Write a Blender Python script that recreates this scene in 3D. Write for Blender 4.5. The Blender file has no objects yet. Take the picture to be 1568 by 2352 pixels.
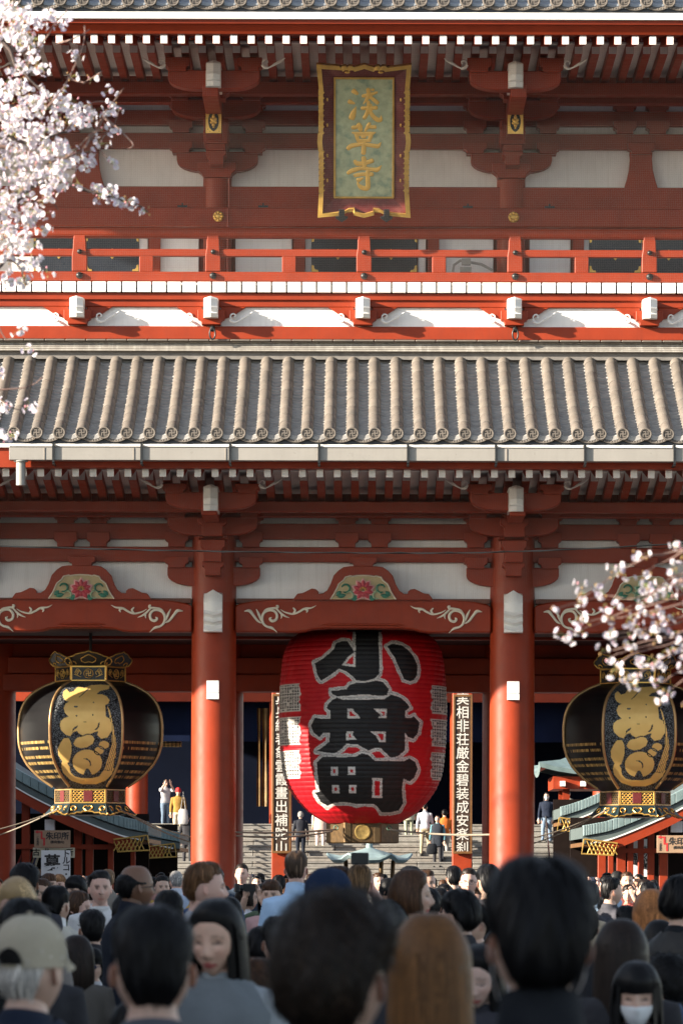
import bpy, bmesh, math, random
import numpy as np
from mathutils import Vector, Matrix
random.seed(7); rng = np.random.default_rng(7)
R = math.radians
SC = bpy.context.scene
COL = SC.collection

# ------------------------------------------------------------------ camera
DIST, EYE = 70.0, 1.65          # metres from the gate's front pillars, eye height
FPX = 9877.0                    # focal length in pixels of a 1568 px wide picture
cd = bpy.data.cameras.new('camera'); cam = bpy.data.objects.new('camera', cd); COL.objects.link(cam)
cam.location = (0, -DIST, EYE)
cam.rotation_mode = 'QUATERNION'
cam.rotation_quaternion = (Matrix.Rotation(R(90), 3, 'X') @ Matrix.Rotation(0.0027, 3, 'Z')).to_quaternion()
cd.sensor_fit = 'VERTICAL'; cd.sensor_height = 36; cd.sensor_width = 24
cd.lens = FPX/2352*36
cd.shift_y = (2013-1176)/2352
cd.shift_x = -(832-784)/2352
cd.clip_end = 2000
cd.dof.use_dof = True; cd.dof.focus_distance = 70; cd.dof.aperture_fstop = cd.lens/16.0
SC.camera = cam

# ------------------------------------------------------------------ sky, sun, exposure
SAZ, SEL = R(70), R(17)         # sun to the left of the gate's normal, low
w = bpy.data.worlds.new('World'); SC.world = w; w.use_nodes = True
nt = w.node_tree
sky = nt.nodes.new('ShaderNodeTexSky'); sky.sky_type = 'NISHITA'; sky.sun_disc = False
sky.sun_elevation = SEL; sky.sun_rotation = math.pi + SAZ
sky.air_density = 1.0; sky.dust_density = .8; sky.ozone_density = 1.2
bg = nt.nodes['Background']; bg.inputs['Strength'].default_value = 0.074
hs_ = nt.nodes.new('ShaderNodeHueSaturation'); hs_.inputs['Saturation'].default_value = .62
nt.links.new(sky.outputs[0], hs_.inputs['Color']); nt.links.new(hs_.outputs[0], bg.inputs['Color'])
sd = bpy.data.lights.new('sun', 'SUN'); sd.energy = 5.0; sd.angle = R(0.6); sd.color = (1, .88, .72)
sun = bpy.data.objects.new('sun', sd); COL.objects.link(sun)
sdir = Vector((-math.sin(SAZ)*math.cos(SEL), -math.cos(SAZ)*math.cos(SEL), math.sin(SEL)))
sun.rotation_mode = 'QUATERNION'; sun.rotation_quaternion = sdir.to_track_quat('Z', 'Y')
sun.location = (-30, -40, 40)
vs = SC.view_settings
vs.view_transform = 'Standard'; vs.look = 'None'; vs.gamma = 1; vs.use_curve_mapping = False
vs.exposure = 1.92
SC.cycles.use_denoising = True
SC.cycles.max_bounces = 6; SC.cycles.diffuse_bounces = 3; SC.cycles.glossy_bounces = 2
SC.cycles.transmission_bounces = 3; SC.cycles.transparent_max_bounces = 4
SC.cycles.caustics_reflective = False; SC.cycles.caustics_refractive = False

# ------------------------------------------------------------------ measuring helpers
def S(Y): return FPX/(DIST+Y)
def X(dx, Y): return (dx-832)/S(Y)
def Z(dy, Y): return EYE+(2013-dy)/S(Y)

# ------------------------------------------------------------------ materials
MATS = {}
def mat(name, col, rough=.5, metal=0., var=.12, scale=6., bump=0., bscale=60., spec=.5, streak=0., var2=None, coat=0., dirt=None, attr=None, objvar=0.):
    """procedural paint: base colour mottled by two noises, optional streaks, dirt and fine bump"""
    if name in MATS: return MATS[name]
    m = bpy.data.materials.new(name); m.use_nodes = True; t = m.node_tree; n = t.nodes; L = t.links
    b = n['Principled BSDF']
    b.inputs['Roughness'].default_value = rough; b.inputs['Metallic'].default_value = metal
    b.inputs['Specular IOR Level'].default_value = spec; b.inputs['Coat Weight'].default_value = coat
    tc = n.new('ShaderNodeTexCoord'); geo = n.new('ShaderNodeNewGeometry')
    if attr:
        a = n.new('ShaderNodeAttribute'); a.attribute_name = attr; src = a.outputs['Color']
    else:
        rgb = n.new('ShaderNodeRGB'); rgb.outputs[0].default_value = (*col, 1); src = rgb.outputs[0]
    def noise(sc_, det=4, vec=None):
        q = n.new('ShaderNodeTexNoise'); q.inputs['Scale'].default_value = sc_; q.inputs['Detail'].default_value = det
        L.new(vec or geo.outputs['Position'], q.inputs['Vector']); return q
    def ramp(o, a0, a1, lo=0., hi=1.):
        q = n.new('ShaderNodeMapRange'); q.inputs[1].default_value = a0; q.inputs[2].default_value = a1
        q.inputs[3].default_value = lo; q.inputs[4].default_value = hi; L.new(o, q.inputs[0]); return q.outputs[0]
    if var > 0:
        q = noise(scale, 5); v = ramp(q.outputs[0], .25, .75, 1-var, 1+var)
        mx = n.new('ShaderNodeMix'); mx.data_type = 'RGBA'; mx.blend_type = 'MULTIPLY'; mx.inputs[0].default_value = 1
        cmb = n.new('ShaderNodeCombineColor')
        for i in range(3): L.new(v, cmb.inputs[i])
        L.new(src, mx.inputs[6]); L.new(cmb.outputs[0], mx.inputs[7]); src = mx.outputs[2]
        rv = ramp(noise(scale*3).outputs[0], .3, .7, max(0, rough-.08), min(1, rough+.08)); L.new(rv, b.inputs['Roughness'])
    if objvar > 0:
        oi = n.new('ShaderNodeObjectInfo'); v = ramp(oi.outputs['Random'], 0, 1, 1-objvar, 1+objvar); mx = n.new('ShaderNodeMix'); mx.data_type = 'RGBA'; mx.blend_type = 'MULTIPLY'; mx.inputs[0].default_value = 1
        cmb = n.new('ShaderNodeCombineColor')
        for i in range(3): L.new(v, cmb.inputs[i])
        L.new(src, mx.inputs[6]); L.new(cmb.outputs[0], mx.inputs[7]); src = mx.outputs[2]
    if streak > 0:
        mp = n.new('ShaderNodeMapping'); mp.inputs['Scale'].default_value = (9, 9, .6); L.new(geo.outputs['Position'], mp.inputs[0])
        v = ramp(noise(2.0, 4, mp.outputs[0]).outputs[0], .5, .78, 0, streak)
        mx = n.new('ShaderNodeMix'); mx.data_type = 'RGBA'; L.new(v, mx.inputs[0]); L.new(src, mx.inputs[6])
        mx.inputs[7].default_value = (*(dirt or [c*.45 for c in col]), 1); src = mx.outputs[2]
    elif dirt:
        v = ramp(noise(scale*.7, 7).outputs[0], .5, .72, 0, .8)
        mx = n.new('ShaderNodeMix'); mx.data_type = 'RGBA'; L.new(v, mx.inputs[0]); L.new(src, mx.inputs[6])
        mx.inputs[7].default_value = (*dirt, 1); src = mx.outputs[2]
    L.new(src, b.inputs['Base Color'])
    if bump > 0:
        bp = n.new('ShaderNodeBump'); bp.inputs['Strength'].default_value = bump; bp.inputs['Distance'].default_value = .01
        L.new(noise(bscale, 4).outputs[0], bp.inputs['Height']); L.new(bp.outputs[0], b.inputs['Normal'])
    MATS[name] = m
    return m
RED = mat('vermilion_paint', (.25, .031, .0085), .48, spec=.3, var=.15, scale=2.3, bump=.08, bscale=14, streak=.32, dirt=(.18, .030, .015))
WHT = mat('white_plaster', (.87, .865, .85), .7, var=.06, scale=2.5, bump=.05, bscale=30, streak=.3, dirt=(.60, .57, .53))
WPT = mat('white_paint', (.80, .79, .76), .45, var=.05, scale=5, streak=.18, dirt=(.55, .51, .45))
GUT = mat('gutter_enamel', (.27, .257, .237), .35, var=.06, scale=3, streak=.2, dirt=(.20, .185, .165))
TIL = mat('roof_tile_tan', (.138, .120, .103), .6, objvar=.12, var=.09, scale=5, bump=.05, bscale=40, dirt=(.100, .091, .083))
PAN = mat('roof_tile_grey', (.32, .31, .30), .55, var=.25, scale=7, bump=.2, bscale=50, dirt=(.36, .35, .33))
RDG = mat('ridge_tile', (.30, .28, .25), .7, var=.2, scale=9, bump=.3, bscale=50, streak=.5, dirt=(.66, .64, .60))
BLK = mat('black_iron', (.018, .02, .022), .4, .3, var=.2, scale=12, bump=.1)
DRK = mat('dark_slate', (.03, .036, .048), .5, var=.15, scale=4)
GLD = mat('gold_leaf', (.75, .46, .12), .34, .75, var=.14, scale=9, bump=.08, bscale=40)
GPT = mat('gold_paint', (.62, .38, .09), .42, .35, var=.15, scale=8, bump=.06, bscale=50, dirt=(.42, .23, .06))
STN = mat('granite', (.19, .182, .17), .8, var=.2, scale=5, bump=.25, bscale=45, dirt=(.13, .125, .12))

# ------------------------------------------------------------------ mesh builder
class MB:
    def __init__(s): s.v = []; s.f = []; s.m = []
    def add(s, vs_, fs, m=0):
        o = len(s.v); s.v += [tuple(map(float, p)) for p in vs_]
        for i, q in enumerate(fs):
            s.f.append(tuple(o+k for k in q)); s.m.append(m[i] if isinstance(m, (list, tuple)) else m)
        return s
    def box(s, x0, x1, y0, y1, z0, z1, m=0):
        return s.add([(x0, y0, z0), (x1, y0, z0), (x1, y1, z0), (x0, y1, z0), (x0, y0, z1), (x1, y0, z1), (x1, y1, z1), (x0, y1, z1)],
                     [(0, 3, 2, 1), (4, 5, 6, 7), (0, 1, 5, 4), (1, 2, 6, 5), (2, 3, 7, 6), (3, 0, 4, 7)], m)
    def prism(s, poly, y0, y1, m=0, mf=None):
        """polygon in x,z (counter-clockwise seen from the camera) between y0 (front) and y1"""
        a = sum(poly[i][0]*poly[(i+1) % len(poly)][1]-poly[(i+1) % len(poly)][0]*poly[i][1] for i in range(len(poly)))
        if a < 0: poly = poly[::-1]
        n = len(poly)
        vs_ = [(p[0], y0, p[1]) for p in poly]+[(p[0], y1, p[1]) for p in poly]
        fs = [tuple(range(n)), tuple(range(2*n-1, n-1, -1))]+[(i, n+i, n+(i+1) % n, (i+1) % n) for i in range(n)]
        return s.add(vs_, fs, [m if mf is None else mf, m]+[m]*n)
    def prism_x(s, poly, x0, x1, m=0):
        """polygon in y,z between x0 and x1"""
        n = len(poly)
        a = sum(poly[i][0]*poly[(i+1) % n][1]-poly[(i+1) % n][0]*poly[i][1] for i in range(n))
        if a < 0: poly = poly[::-1]
        vs_ = [(x1, p[0], p[1]) for p in poly]+[(x0, p[0], p[1]) for p in poly]
        return s.add(vs_, [tuple(range(n)), tuple(range(2*n-1, n-1, -1))]+[(i, n+i, n+(i+1) % n, (i+1) % n) for i in range(n)], m)
    def tube(s, path, rad, n=8, m=0, caps=True, sq=1., up=None):
        P = [Vector(p) for p in path]; k = len(P)
        if not hasattr(rad, '__len__'): rad = [rad]*k
        vs_ = []; prev = None
        for i in range(k):
            t = (P[min(i+1, k-1)]-P[max(i-1, 0)])
            if t.length < 1e-9: t = Vector((0, 0, 1))
            t.normalize()
            if prev is None:
                u = Vector(up) if up else (Vector((0, 1, 0)) if abs(t.y) < .9 else Vector((1, 0, 0)))
            else: u = prev
            a = (u-t*u.dot(t)).normalized(); prev = a; b = t.cross(a)
            for j in range(n):
                q = 2*math.pi*j/n
                vs_.append(P[i]+a*(math.cos(q)*rad[i]*sq)+b*(math.sin(q)*rad[i]))
        fs = [(i*n+j, i*n+(j+1) % n, (i+1)*n+(j+1) % n, (i+1)*n+j) for i in range(k-1) for j in range(n)]
        if caps: fs += [tuple(range(n-1, -1, -1)), tuple((k-1)*n+j for j in range(n))]
        return s.add(vs_, fs, m)
    def lathe(s, prof, n=24, c=(0, 0, 0), m=0, caps=True, ph=0.):
        vs_ = [(c[0]+r*math.cos(2*math.pi*j/n+ph), c[1]+r*math.sin(2*math.pi*j/n+ph), c[2]+z) for r, z in prof for j in range(n)]
        k = len(prof)
        fs = [(i*n+j, i*n+(j+1) % n, (i+1)*n+(j+1) % n, (i+1)*n+j) for i in range(k-1) for j in range(n)]
        if caps: fs += [tuple(range(n-1, -1, -1)), tuple((k-1)*n+j for j in range(n))]
        return s.add(vs_, fs, m)
    def lathe_y(s, prof, n=20, c=(0, 0, 0), m=0):
        """turned about an axis along y; profile (radius, y), first entry nearest the camera"""
        vs_ = [(c[0]+r*math.cos(2*math.pi*j/n), c[1]+y, c[2]+r*math.sin(2*math.pi*j/n)) for r, y in prof for j in range(n)]
        k = len(prof)
        fs = [(i*n+j, (i+1)*n+j, (i+1)*n+(j+1) % n, i*n+(j+1) % n) for i in range(k-1) for j in range(n)]
        fs += [tuple(range(n)), tuple((k-1)*n+j for j in range(n-1, -1, -1))]
        return s.add(vs_, fs, m)
    def grid(s, P, m=0, cu=False, cv=False):
        nu, nv = P.shape[:2]
        fs = [(i*nv+j, i*nv+(j+1) % nv, ((i+1) % nu)*nv+(j+1) % nv, ((i+1) % nu)*nv+j) for i in range(nu if cu else nu-1) for j in range(nv if cv else nv-1)]
        return s.add(P.reshape(-1, 3), fs, m)
    def ell(s, c, r, n=10, k=7, m=0):
        P = np.zeros((k, n, 3))
        for i in range(k):
            a = math.pi*(.02+.96*i/(k-1))-math.pi/2
            for j in range(n):
                q = 2*math.pi*j/n; P[i, j] = (c[0]+r[0]*math.cos(a)*math.cos(q), c[1]+r[1]*math.cos(a)*math.sin(q), c[2]+r[2]*math.sin(a))
        s.grid(P, m, cv=True); o = len(s.v)-k*n
        s.f += [tuple(o+j for j in range(n-1, -1, -1)), tuple(o+(k-1)*n+j for j in range(n))]; s.m += [m, m]
        return s
    def mesh(s, name, mats, smooth=None, bevel=0., seg=1):
        me = bpy.data.meshes.new(name); me.from_pydata(s.v, [], s.f)
        for q in (mats if isinstance(mats, (list, tuple)) else [mats]): me.materials.append(q)
        me.polygons.foreach_set('material_index', s.m)
        if bevel > 0:
            bm = bmesh.new(); bm.from_mesh(me)
            bmesh.ops.remove_doubles(bm, verts=bm.verts, dist=1e-5)
            es = [e for e in bm.edges if len(e.link_faces) == 2 and e.calc_face_angle(0) > .6]
            bmesh.ops.bevel(bm, geom=es, offset=bevel, segments=seg, affect='EDGES', clamp_overlap=True)
            bm.to_mesh(me); bm.free()
        if smooth is not None:
            me.shade_smooth()
            if smooth < 170: me.set_sharp_from_angle(angle=R(smooth))
        me.validate(); me.update()
        return me
    def build(s, name, mats, parent=None, smooth=None, bevel=0., loc=None, seg=1):
        return ob(name, s.mesh(name, mats, smooth, bevel, seg), parent, loc)
def ob(name, me, parent=None, loc=None, rot=None, scl=None):
    o = bpy.data.objects.new(name, me); COL.objects.link(o)
    if parent: o.parent = parent
    if loc: o.location = loc
    if rot: o.rotation_euler = rot
    if scl: o.scale = scl
    return o
def tag(o, label=None, cat=None, group=None, kind=None):
    for k, v in (('label', label), ('category', cat), ('group', group), ('kind', kind)):
        if v: o[k] = v
    return o
def thing(name, label, cat, loc=(0, 0, 0), rz=0., group=None):
    o = bpy.data.objects.new(name, None); COL.objects.link(o); o.location = loc; o.rotation_euler = (0, 0, rz)
    o.empty_display_size = .2
    return tag(o, label, cat, group)
def text_mesh(body, size, bold=0., extrude=.004, vertical=False, gap=1.0):
    """lettering as raised mesh in the x,z plane, centred on the origin, facing -y"""
    c = bpy.data.curves.new('txt', 'FONT'); c.body = '\n'.join(body) if vertical else body
    c.size = size; c.align_x = 'CENTER'; c.align_y = 'CENTER'; c.extrude = extrude; c.offset = bold; c.resolution_u = 2
    if vertical: c.space_line = gap
    o = bpy.data.objects.new('txt', c); COL.objects.link(o)
    dg = bpy.context.evaluated_depsgraph_get(); dg.update()
    me = bpy.data.meshes.new_from_object(o.evaluated_get(dg)); bpy.data.objects.remove(o); bpy.data.curves.remove(c)
    me.transform(Matrix.Rotation(R(90), 4, 'X')); me.materials.clear()
    return me
def lettering(name, body, size, m, parent, loc, bold=0., extrude=.004, vertical=False, gap=1.0):
    me = text_mesh(body, size, bold, extrude, vertical, gap); me.materials.append(m); me.name = name
    return ob(name, me, parent, loc)
def arc(cx, cz, r, a0, a1, n): return [(cx+r*math.cos(R(a0+(a1-a0)*i/n)), cz+r*math.sin(R(a0+(a1-a0)*i/n))) for i in range(n+1)]
def spline(pts, n=6):
    """Catmull-Rom through points of any dimension"""
    P = [np.array(p, float) for p in pts]; P = [2*P[0]-P[1]]+P+[2*P[-1]-P[-2]]; out = []
    for i in range(1, len(P)-2):
        for k in range(n):
            t = k/n; a, b, c, d = P[i-1:i+3]
            out.append(.5*((2*b)+(c-a)*t+(2*a-5*b+4*c-d)*t*t+(3*b-a-3*c+d)*t**3))
    out.append(P[-2]); return [tuple(q) for q in out]

# ================================================================== SETTING
g = MB(); g.add([(-250, -160, 0), (250, -160, 0), (250, 400, 0), (-250, 400, 0)], [(0, 1, 2, 3)])
tag(g.build('ground', mat('ground_asphalt', (.055, .054, .053), .9, var=.2, scale=2, bump=.3)), kind='structure')
def brick_mat(name, c1, c2, mortar, sx, sy):
    m = bpy.data.materials.new(name); m.use_nodes = True; t = m.node_tree; b = t.nodes['Principled BSDF']
    geo = t.nodes.new('ShaderNodeNewGeometry'); q = t.nodes.new('ShaderNodeTexBrick')
    q.inputs['Color1'].default_value = (*c1, 1); q.inputs['Color2'].default_value = (*c2, 1); q.inputs['Mortar'].default_value = (*mortar, 1)
    q.inputs['Scale'].default_value = 1; q.inputs['Brick Width'].default_value = sx; q.inputs['Row Height'].default_value = sy; q.inputs['Mortar Size'].default_value = .01
    t.links.new(geo.outputs['Position'], q.inputs['Vector']); t.links.new(q.outputs[0], b.inputs['Base Color']); b.inputs['Roughness'].default_value = .85
    return m
g = MB(); g.add([(-9, -120, .004), (9, -120, .004), (9, 62, .004), (-9, 62, .004)], [(0, 1, 2, 3)])
tag(g.build('pavement', brick_mat('paving_stone', (.17, .165, .155), (.14, .137, .13), (.07, .068, .065), .9, .6)), kind='structure')

# ================================================================== TEMPLE GATE
G = thing('temple_gate', 'two-storey vermilion temple gate with grey tiled roofs and white trim', 'temple gate')
PX = 2.424; OX = 6.70; YU = 1.15           # inner and outer pillar positions, upper wall plane
SXS = (-OX, -PX, PX, OX)
BAYS = (-4.562, 0.0, 4.562)
# ---- pillars
def pillar_mesh(r, h, name):
    m = MB(); m.lathe([(r*1.16, 0), (r*1.16, .12), (r*1.02, .16), (r, .2), (r*.995, h*.5), (r*.985, h)], 48, m=0); return m.mesh(name, RED, 40)
pm = pillar_mesh(.365, 7.15, 'pillar')
for x in SXS: ob('pillar', pm, G, (x, 0, .25))
pm2 = pillar_mesh(.33, 5.6, 'rear_pillar')
for x in (-6.42, -PX, PX, 6.42): ob('rear_pillar', pm2, G, (x, 5.6, .25))
m = MB(); m.lathe([(.62, 0), (.62, .14), (.52, .25)], 32); bm_ = m.mesh('pillar_base', STN, 40)
for x in SXS:
    ob('pillar_base', bm_, G, (x, 0, 0)); ob('pillar_base', bm_, G, (max(-6.42, min(6.42, x)), 5.6, 0))
pm3 = MB().lathe([(.235, 0), (.235, 1.95)], 36).mesh('upper_pillar', RED, 40)
for x in (-OX, -PX, PX, OX): ob('upper_pillar', pm3, G, (x, YU-.02, Z(640, YU)))

# ---- flat members of the two walls: (name, material, x half extents, y0,y1, top, bottom in measured rows)
def hband(name, m, Y0, Y1, top, bot, x0=-13.0, x1=13.0, Yz=None, bev=.012):
    Yz = Y0 if Yz is None else Yz
    return MB().box(x0, x1, Y0, Y1, Z(bot, Yz), Z(top, Yz)).build(name, m, G, bevel=bev)
# lower wall
for i, (a, b) in enumerate(((1160, 1203), (1239, 1257), (1291, 1404))):
    hband('wall_panel', WHT, .02, .10, a, b, bev=0)
for a, b in ((1203, 1239), (1257, 1291)): hband('tie_beam', RED, -.13, .2, a, b)
# upper wall
for a, b in ((200, 254), (288, 306), (341, 432)): hband('wall_panel', WHT, YU+.02, YU+.1, a, b, bev=0)
for a, b in ((254, 288), (306, 341)): hband('tie_beam', RED, YU-.13, YU+.2, a, b)
hband('tie_beam', RED, YU-.16, YU+.2, 429, 480)
hband('ledge_beam', RED, YU-.42, YU+.25, 477, 521, bev=.02)
# wall behind the balcony
zb, zt = Z(660, YU), Z(515, YU)
def wp(name, m, a, b, y=YU, d=.06, z0=None, z1=None): return MB().box(X(a, YU), X(b, YU), y-d, y, zb if z0 is None else z0, zt if z1 is None else z1).build(name, m, G, bevel=.006)
DOOR = mat('door_lacquer', (.012, .017, .026), .35, var=.2, scale=4)
for a, b in ((-180, 340), (365, 457), (541, 671), (697, 716), (960, 978), (1003, 1133), (1216, 1310), (1335, 1353), (1354, 1900)):
    wp('wall_panel', WHT, a-4.5, b-4.5, YU+.1, .05)
for c in (-104, 347, 679, 986, 1318, 1760): wp('door_post', RED, c-8, c+18, YU+.06, .12)
lock = MB()
lock.prism([(0, .09), (.035, .05), (.02, .03), (.05, 0), (.02, -.03), (.035, -.05), (0, -.09), (-.035, -.05), (-.02, -.03), (-.05, 0), (-.02, .03), (-.035, .05)], -.012, 0)
lockm = lock.mesh('door_ornament', GLD, bevel=.004)
crn = MB().prism([(0, 0), (.11, 0), (.10, -.03), (.06, -.035), (.04, -.06), (.035, -.10), (0, -.11)], -.01, 0).mesh('corner_fitting', GLD)
for a, b in ((78, 194), (197, 320), (716, 836), (838, 958), (1353, 1472), (1474, 1596)):
    d = wp('door', DOOR, a-4.5, b-4.5, YU+.07, .05)
    xc = (X(a, YU)+X(b, YU))/2-.03
    ob('door_ornament', lockm, d, (xc, YU+.018, Z(584, YU)))
    for sx, xx in ((1, X(a-4.5, YU)+.004), (-1, X(b-4.5, YU)-.004)):
        ob('corner_fitting', crn, d, (xx, YU+.018, Z(541, YU)), scl=(sx, 1, 1)); ob('corner_fitting', crn, d, (xx, YU+.018, Z(624, YU)), scl=(sx, 1, -1))

# ---- bracket sets
def boat(L, zt_, zb_, e=.42):
    h = zt_-zb_; pts = [(-L, zt_), (-L, zt_-h*e)]
    for i in range(1, 7):
        a = i/6*math.pi/2; pts.append((-L+L*.62*(1-math.cos(a))*1.0, zt_-h*e-h*(1-e)*math.sin(a)))
    return pts+[(-x, z) for x, z in pts[::-1]]
def blockpoly(wd, zt_, zb_, k=.55):
    h = zt_-zb_; zm = zt_-h*k; r = wd*.72
    pts = [(wd, zt_), (wd, zm), (wd*.93, zm-h*.04), (r+(wd-r)*.25, zm-h*.10), (r, zm-h*.2), (r, zb_)]
    return [(-x, z) for x, z in pts]+pts[::-1]
BLKM = {}
def block(x, Yf, top, bot, wpx, dep, parent=None, Yz=None, k=.55):
    """bearing block with flared foot"""
    Yz = Yf if Yz is None else Yz; hh = Z(top, Yz)-Z(bot, Yz); wd = wpx/2/S(Yz); key = (round(hh, 2), round(wd, 2), round(dep, 2))
    if key not in BLKM: BLKM[key] = MB().prism(blockpoly(wd, 0, -hh, k), 0, dep).mesh('bearing_block', RED, bevel=.008)
    return ob('bearing_block', BLKM[key], parent or G, (x, Yf, Z(top, Yz)))
ARMM = {}
def arm(x, Yf, top, bot, half, dep, parent=None):
    hh = Z(top, Yf)-Z(bot, Yf); L = half/S(Yf); key = (round(hh, 2), round(L, 2))
    if key not in ARMM: ARMM[key] = MB().prism(boat(L, 0, -hh), 0, dep).mesh('bracket_arm', RED, bevel=.012)
    return ob('bracket_arm', ARMM[key], parent or G, (x, Yf, Z(top, Yf)))
def scroll_mesh():
    m = MB()
    pth = spline([(-.02, 0), (-.05, -.035), (-.11, -.05), (-.17, -.03), (-.25, .02), (-.33, .06), (-.39, .105)], 5)
    m.tube([(p[0], 0, p[1]) for p in pth], [.012+.011*math.sin(i/len(pth)*7)**2 if i < len(pth)-4 else .012*(len(pth)-i)/5+.004 for i in range(len(pth))], 8, sq=.7)
    sp = [(-.09+(.07-.0105*i*.55)*math.cos(i*.55-1.3), .035+(.07-.0105*i*.55)*math.sin(i*.55-1.3)) for i in range(11)]
    m.tube([(p[0], 0, p[1]) for p in sp], .013, 8, sq=.7)
    return m.mesh('scroll_ornament', WPT, 60)
SCR = scroll_mesh()
def nose_mesh():
    m = MB(); w_, h = .118, .375
    prof = [(-.02, 0), (-.055, -.02), (-.04, -h*.38), (-.065, -h*.5), (-.03, -h*.72), (-.06, -h*.80), (-.02, -h)]
    P = np.zeros((len(prof), 5, 3))
    for i, (y, z) in enumerate(prof):
        for j, (xx, yy) in enumerate(((-w_, .06), (-w_*.9, 0), (0, -.045), (w_*.9, 0), (w_, .06))): P[i, j] = (xx, y+yy, z+(.035*(1-abs(xx)/w_) if i == 0 else 0))
    m.grid(P[:, ::-1]); m.box(-w_, w_, .03, .7, -h, 0)
    return m.mesh('beam_nose', WPT, 35)
NOSE = nose_mesh()
def plaque_mesh():
    m = MB(); w_, h = .125, .41
    m.box(-w_, w_, 0, .6, -h, -.01, 2)
    m.prism([(-w_, -h), (w_, -h), (w_, -.045), (.0, 0), (-w_, -.045)], -.012, .02, 0)
    m.prism([(.085*math.cos(a)*(1 if abs(math.sin(a)) < .8 else .9), -.215+.165*math.sin(a)) for a in np.linspace(0, 2*math.pi, 24, False)], -.018, 0, 1)
    for cx, cz, r in ((0, -.215, .042), (0, -.15, .028), (0, -.28, .028), (.035, -.19, .022), (-.035, -.19, .022), (.035, -.24, .022), (-.035, -.24, .022), (0, -.115, .016), (0, -.315, .016)):
        m.ell((cx, -.018, cz), (r, .012, r*1.15), 10, 6, 0)
    return m.mesh('gilt_end_plate', [GLD, BLK, RED], 40)
GPL = plaque_mesh()
# lower storey bracket sets
def bracket_lower(x):
    arm(x, -.16, 1303, 1347, 106, .3)
    for s in (-1, 1):
        block(x+s*.60, -.24, 1279, 1305, 54, .34); block(x+s*.60, -.22, 1222, 1257, 54, .34); block(x+s*.62, -.2, 1178, 1204, 52, .3)
    arm(x, -.72, 1187, 1230, 102, .26)
    MB().box(x-.24, x+.24, -.62, -.1, Z(1240, -.5), Z(1190, -.5)).build('bracket_arm', RED, G, bevel=.015)
    for s in (-1, 1): block(x+s*.58, -.78, 1162, 1190, 54, .36)
    block(x, -.80, 1166, 1192, 58, .4)
    xo = x*S(-1.5)/S(-2.3); arm(xo, -2.3, 1131, 1171, 104, .26)
    for s in (-1, 1): block(xo+s*.57, -2.36, 1111, 1134, 56, .36)
    # noses on the axis
    for yf, t, b_, wd in ((-.95, 1190, 1232, 66), (-.80, 1240, 1290, 58), (-.66, 1290, 1322, 52)):
        hh = wd/2/S(yf)
        MB().prism(blockpoly(hh, Z(t, yf), Z(b_, yf), .3), yf, 0).build('nosing', RED, G, bevel=.01, loc=(x, 0, 0))
    MB().box(-.12, .12, -2.4, -.2, Z(1185, -2.3), Z(1150, -2.3)).build('bracket_tongue', RED, G, bevel=.01, loc=(x, 0, 0))
    ob('beam_nose', NOSE, G, (xo, -2.45, Z(1119, -2.45)))
    for s in (-1, 1): ob('scroll_ornament', SCR, G, (xo+s*.735, -2.42, Z(1114, -2.42)), scl=(1 if s < 0 else -1, 1, 1))
    # the big white carved beam end on the pillar
    m = MB(); w_, h = .152, .60
    prof = [(.10, .04), (-.04, 0), (-.13, -.12), (-.10, -.24), (-.17, -.30), (-.09, -.345), (-.18, -.42), (-.09, -.465), (-.21, -.55), (-.20, -h), (.1, -h)]
    P = np.zeros((len(prof), 7, 3))
    for i, (y, z) in enumerate(prof):
        for j, q in enumerate((-1, -.98, -.5, 0, .5, .98, 1)):
            P[i, j] = (q*w_, y+(.14 if abs(q) == 1 else -.035*(1-abs(q))), z-.035*(1-abs(q))*(0 < i < 9)*(1 if i > 1 else -2.5))
    m.grid(P[:, ::-1]); m.box(-w_*.99, w_*.99, .02, .3, -h+.002, -.05)
    m.build('carved_beam_end', WPT, G, 40, loc=(x, -.42, Z(1368, -.42)))
for x in SXS: bracket_lower(x)
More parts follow.
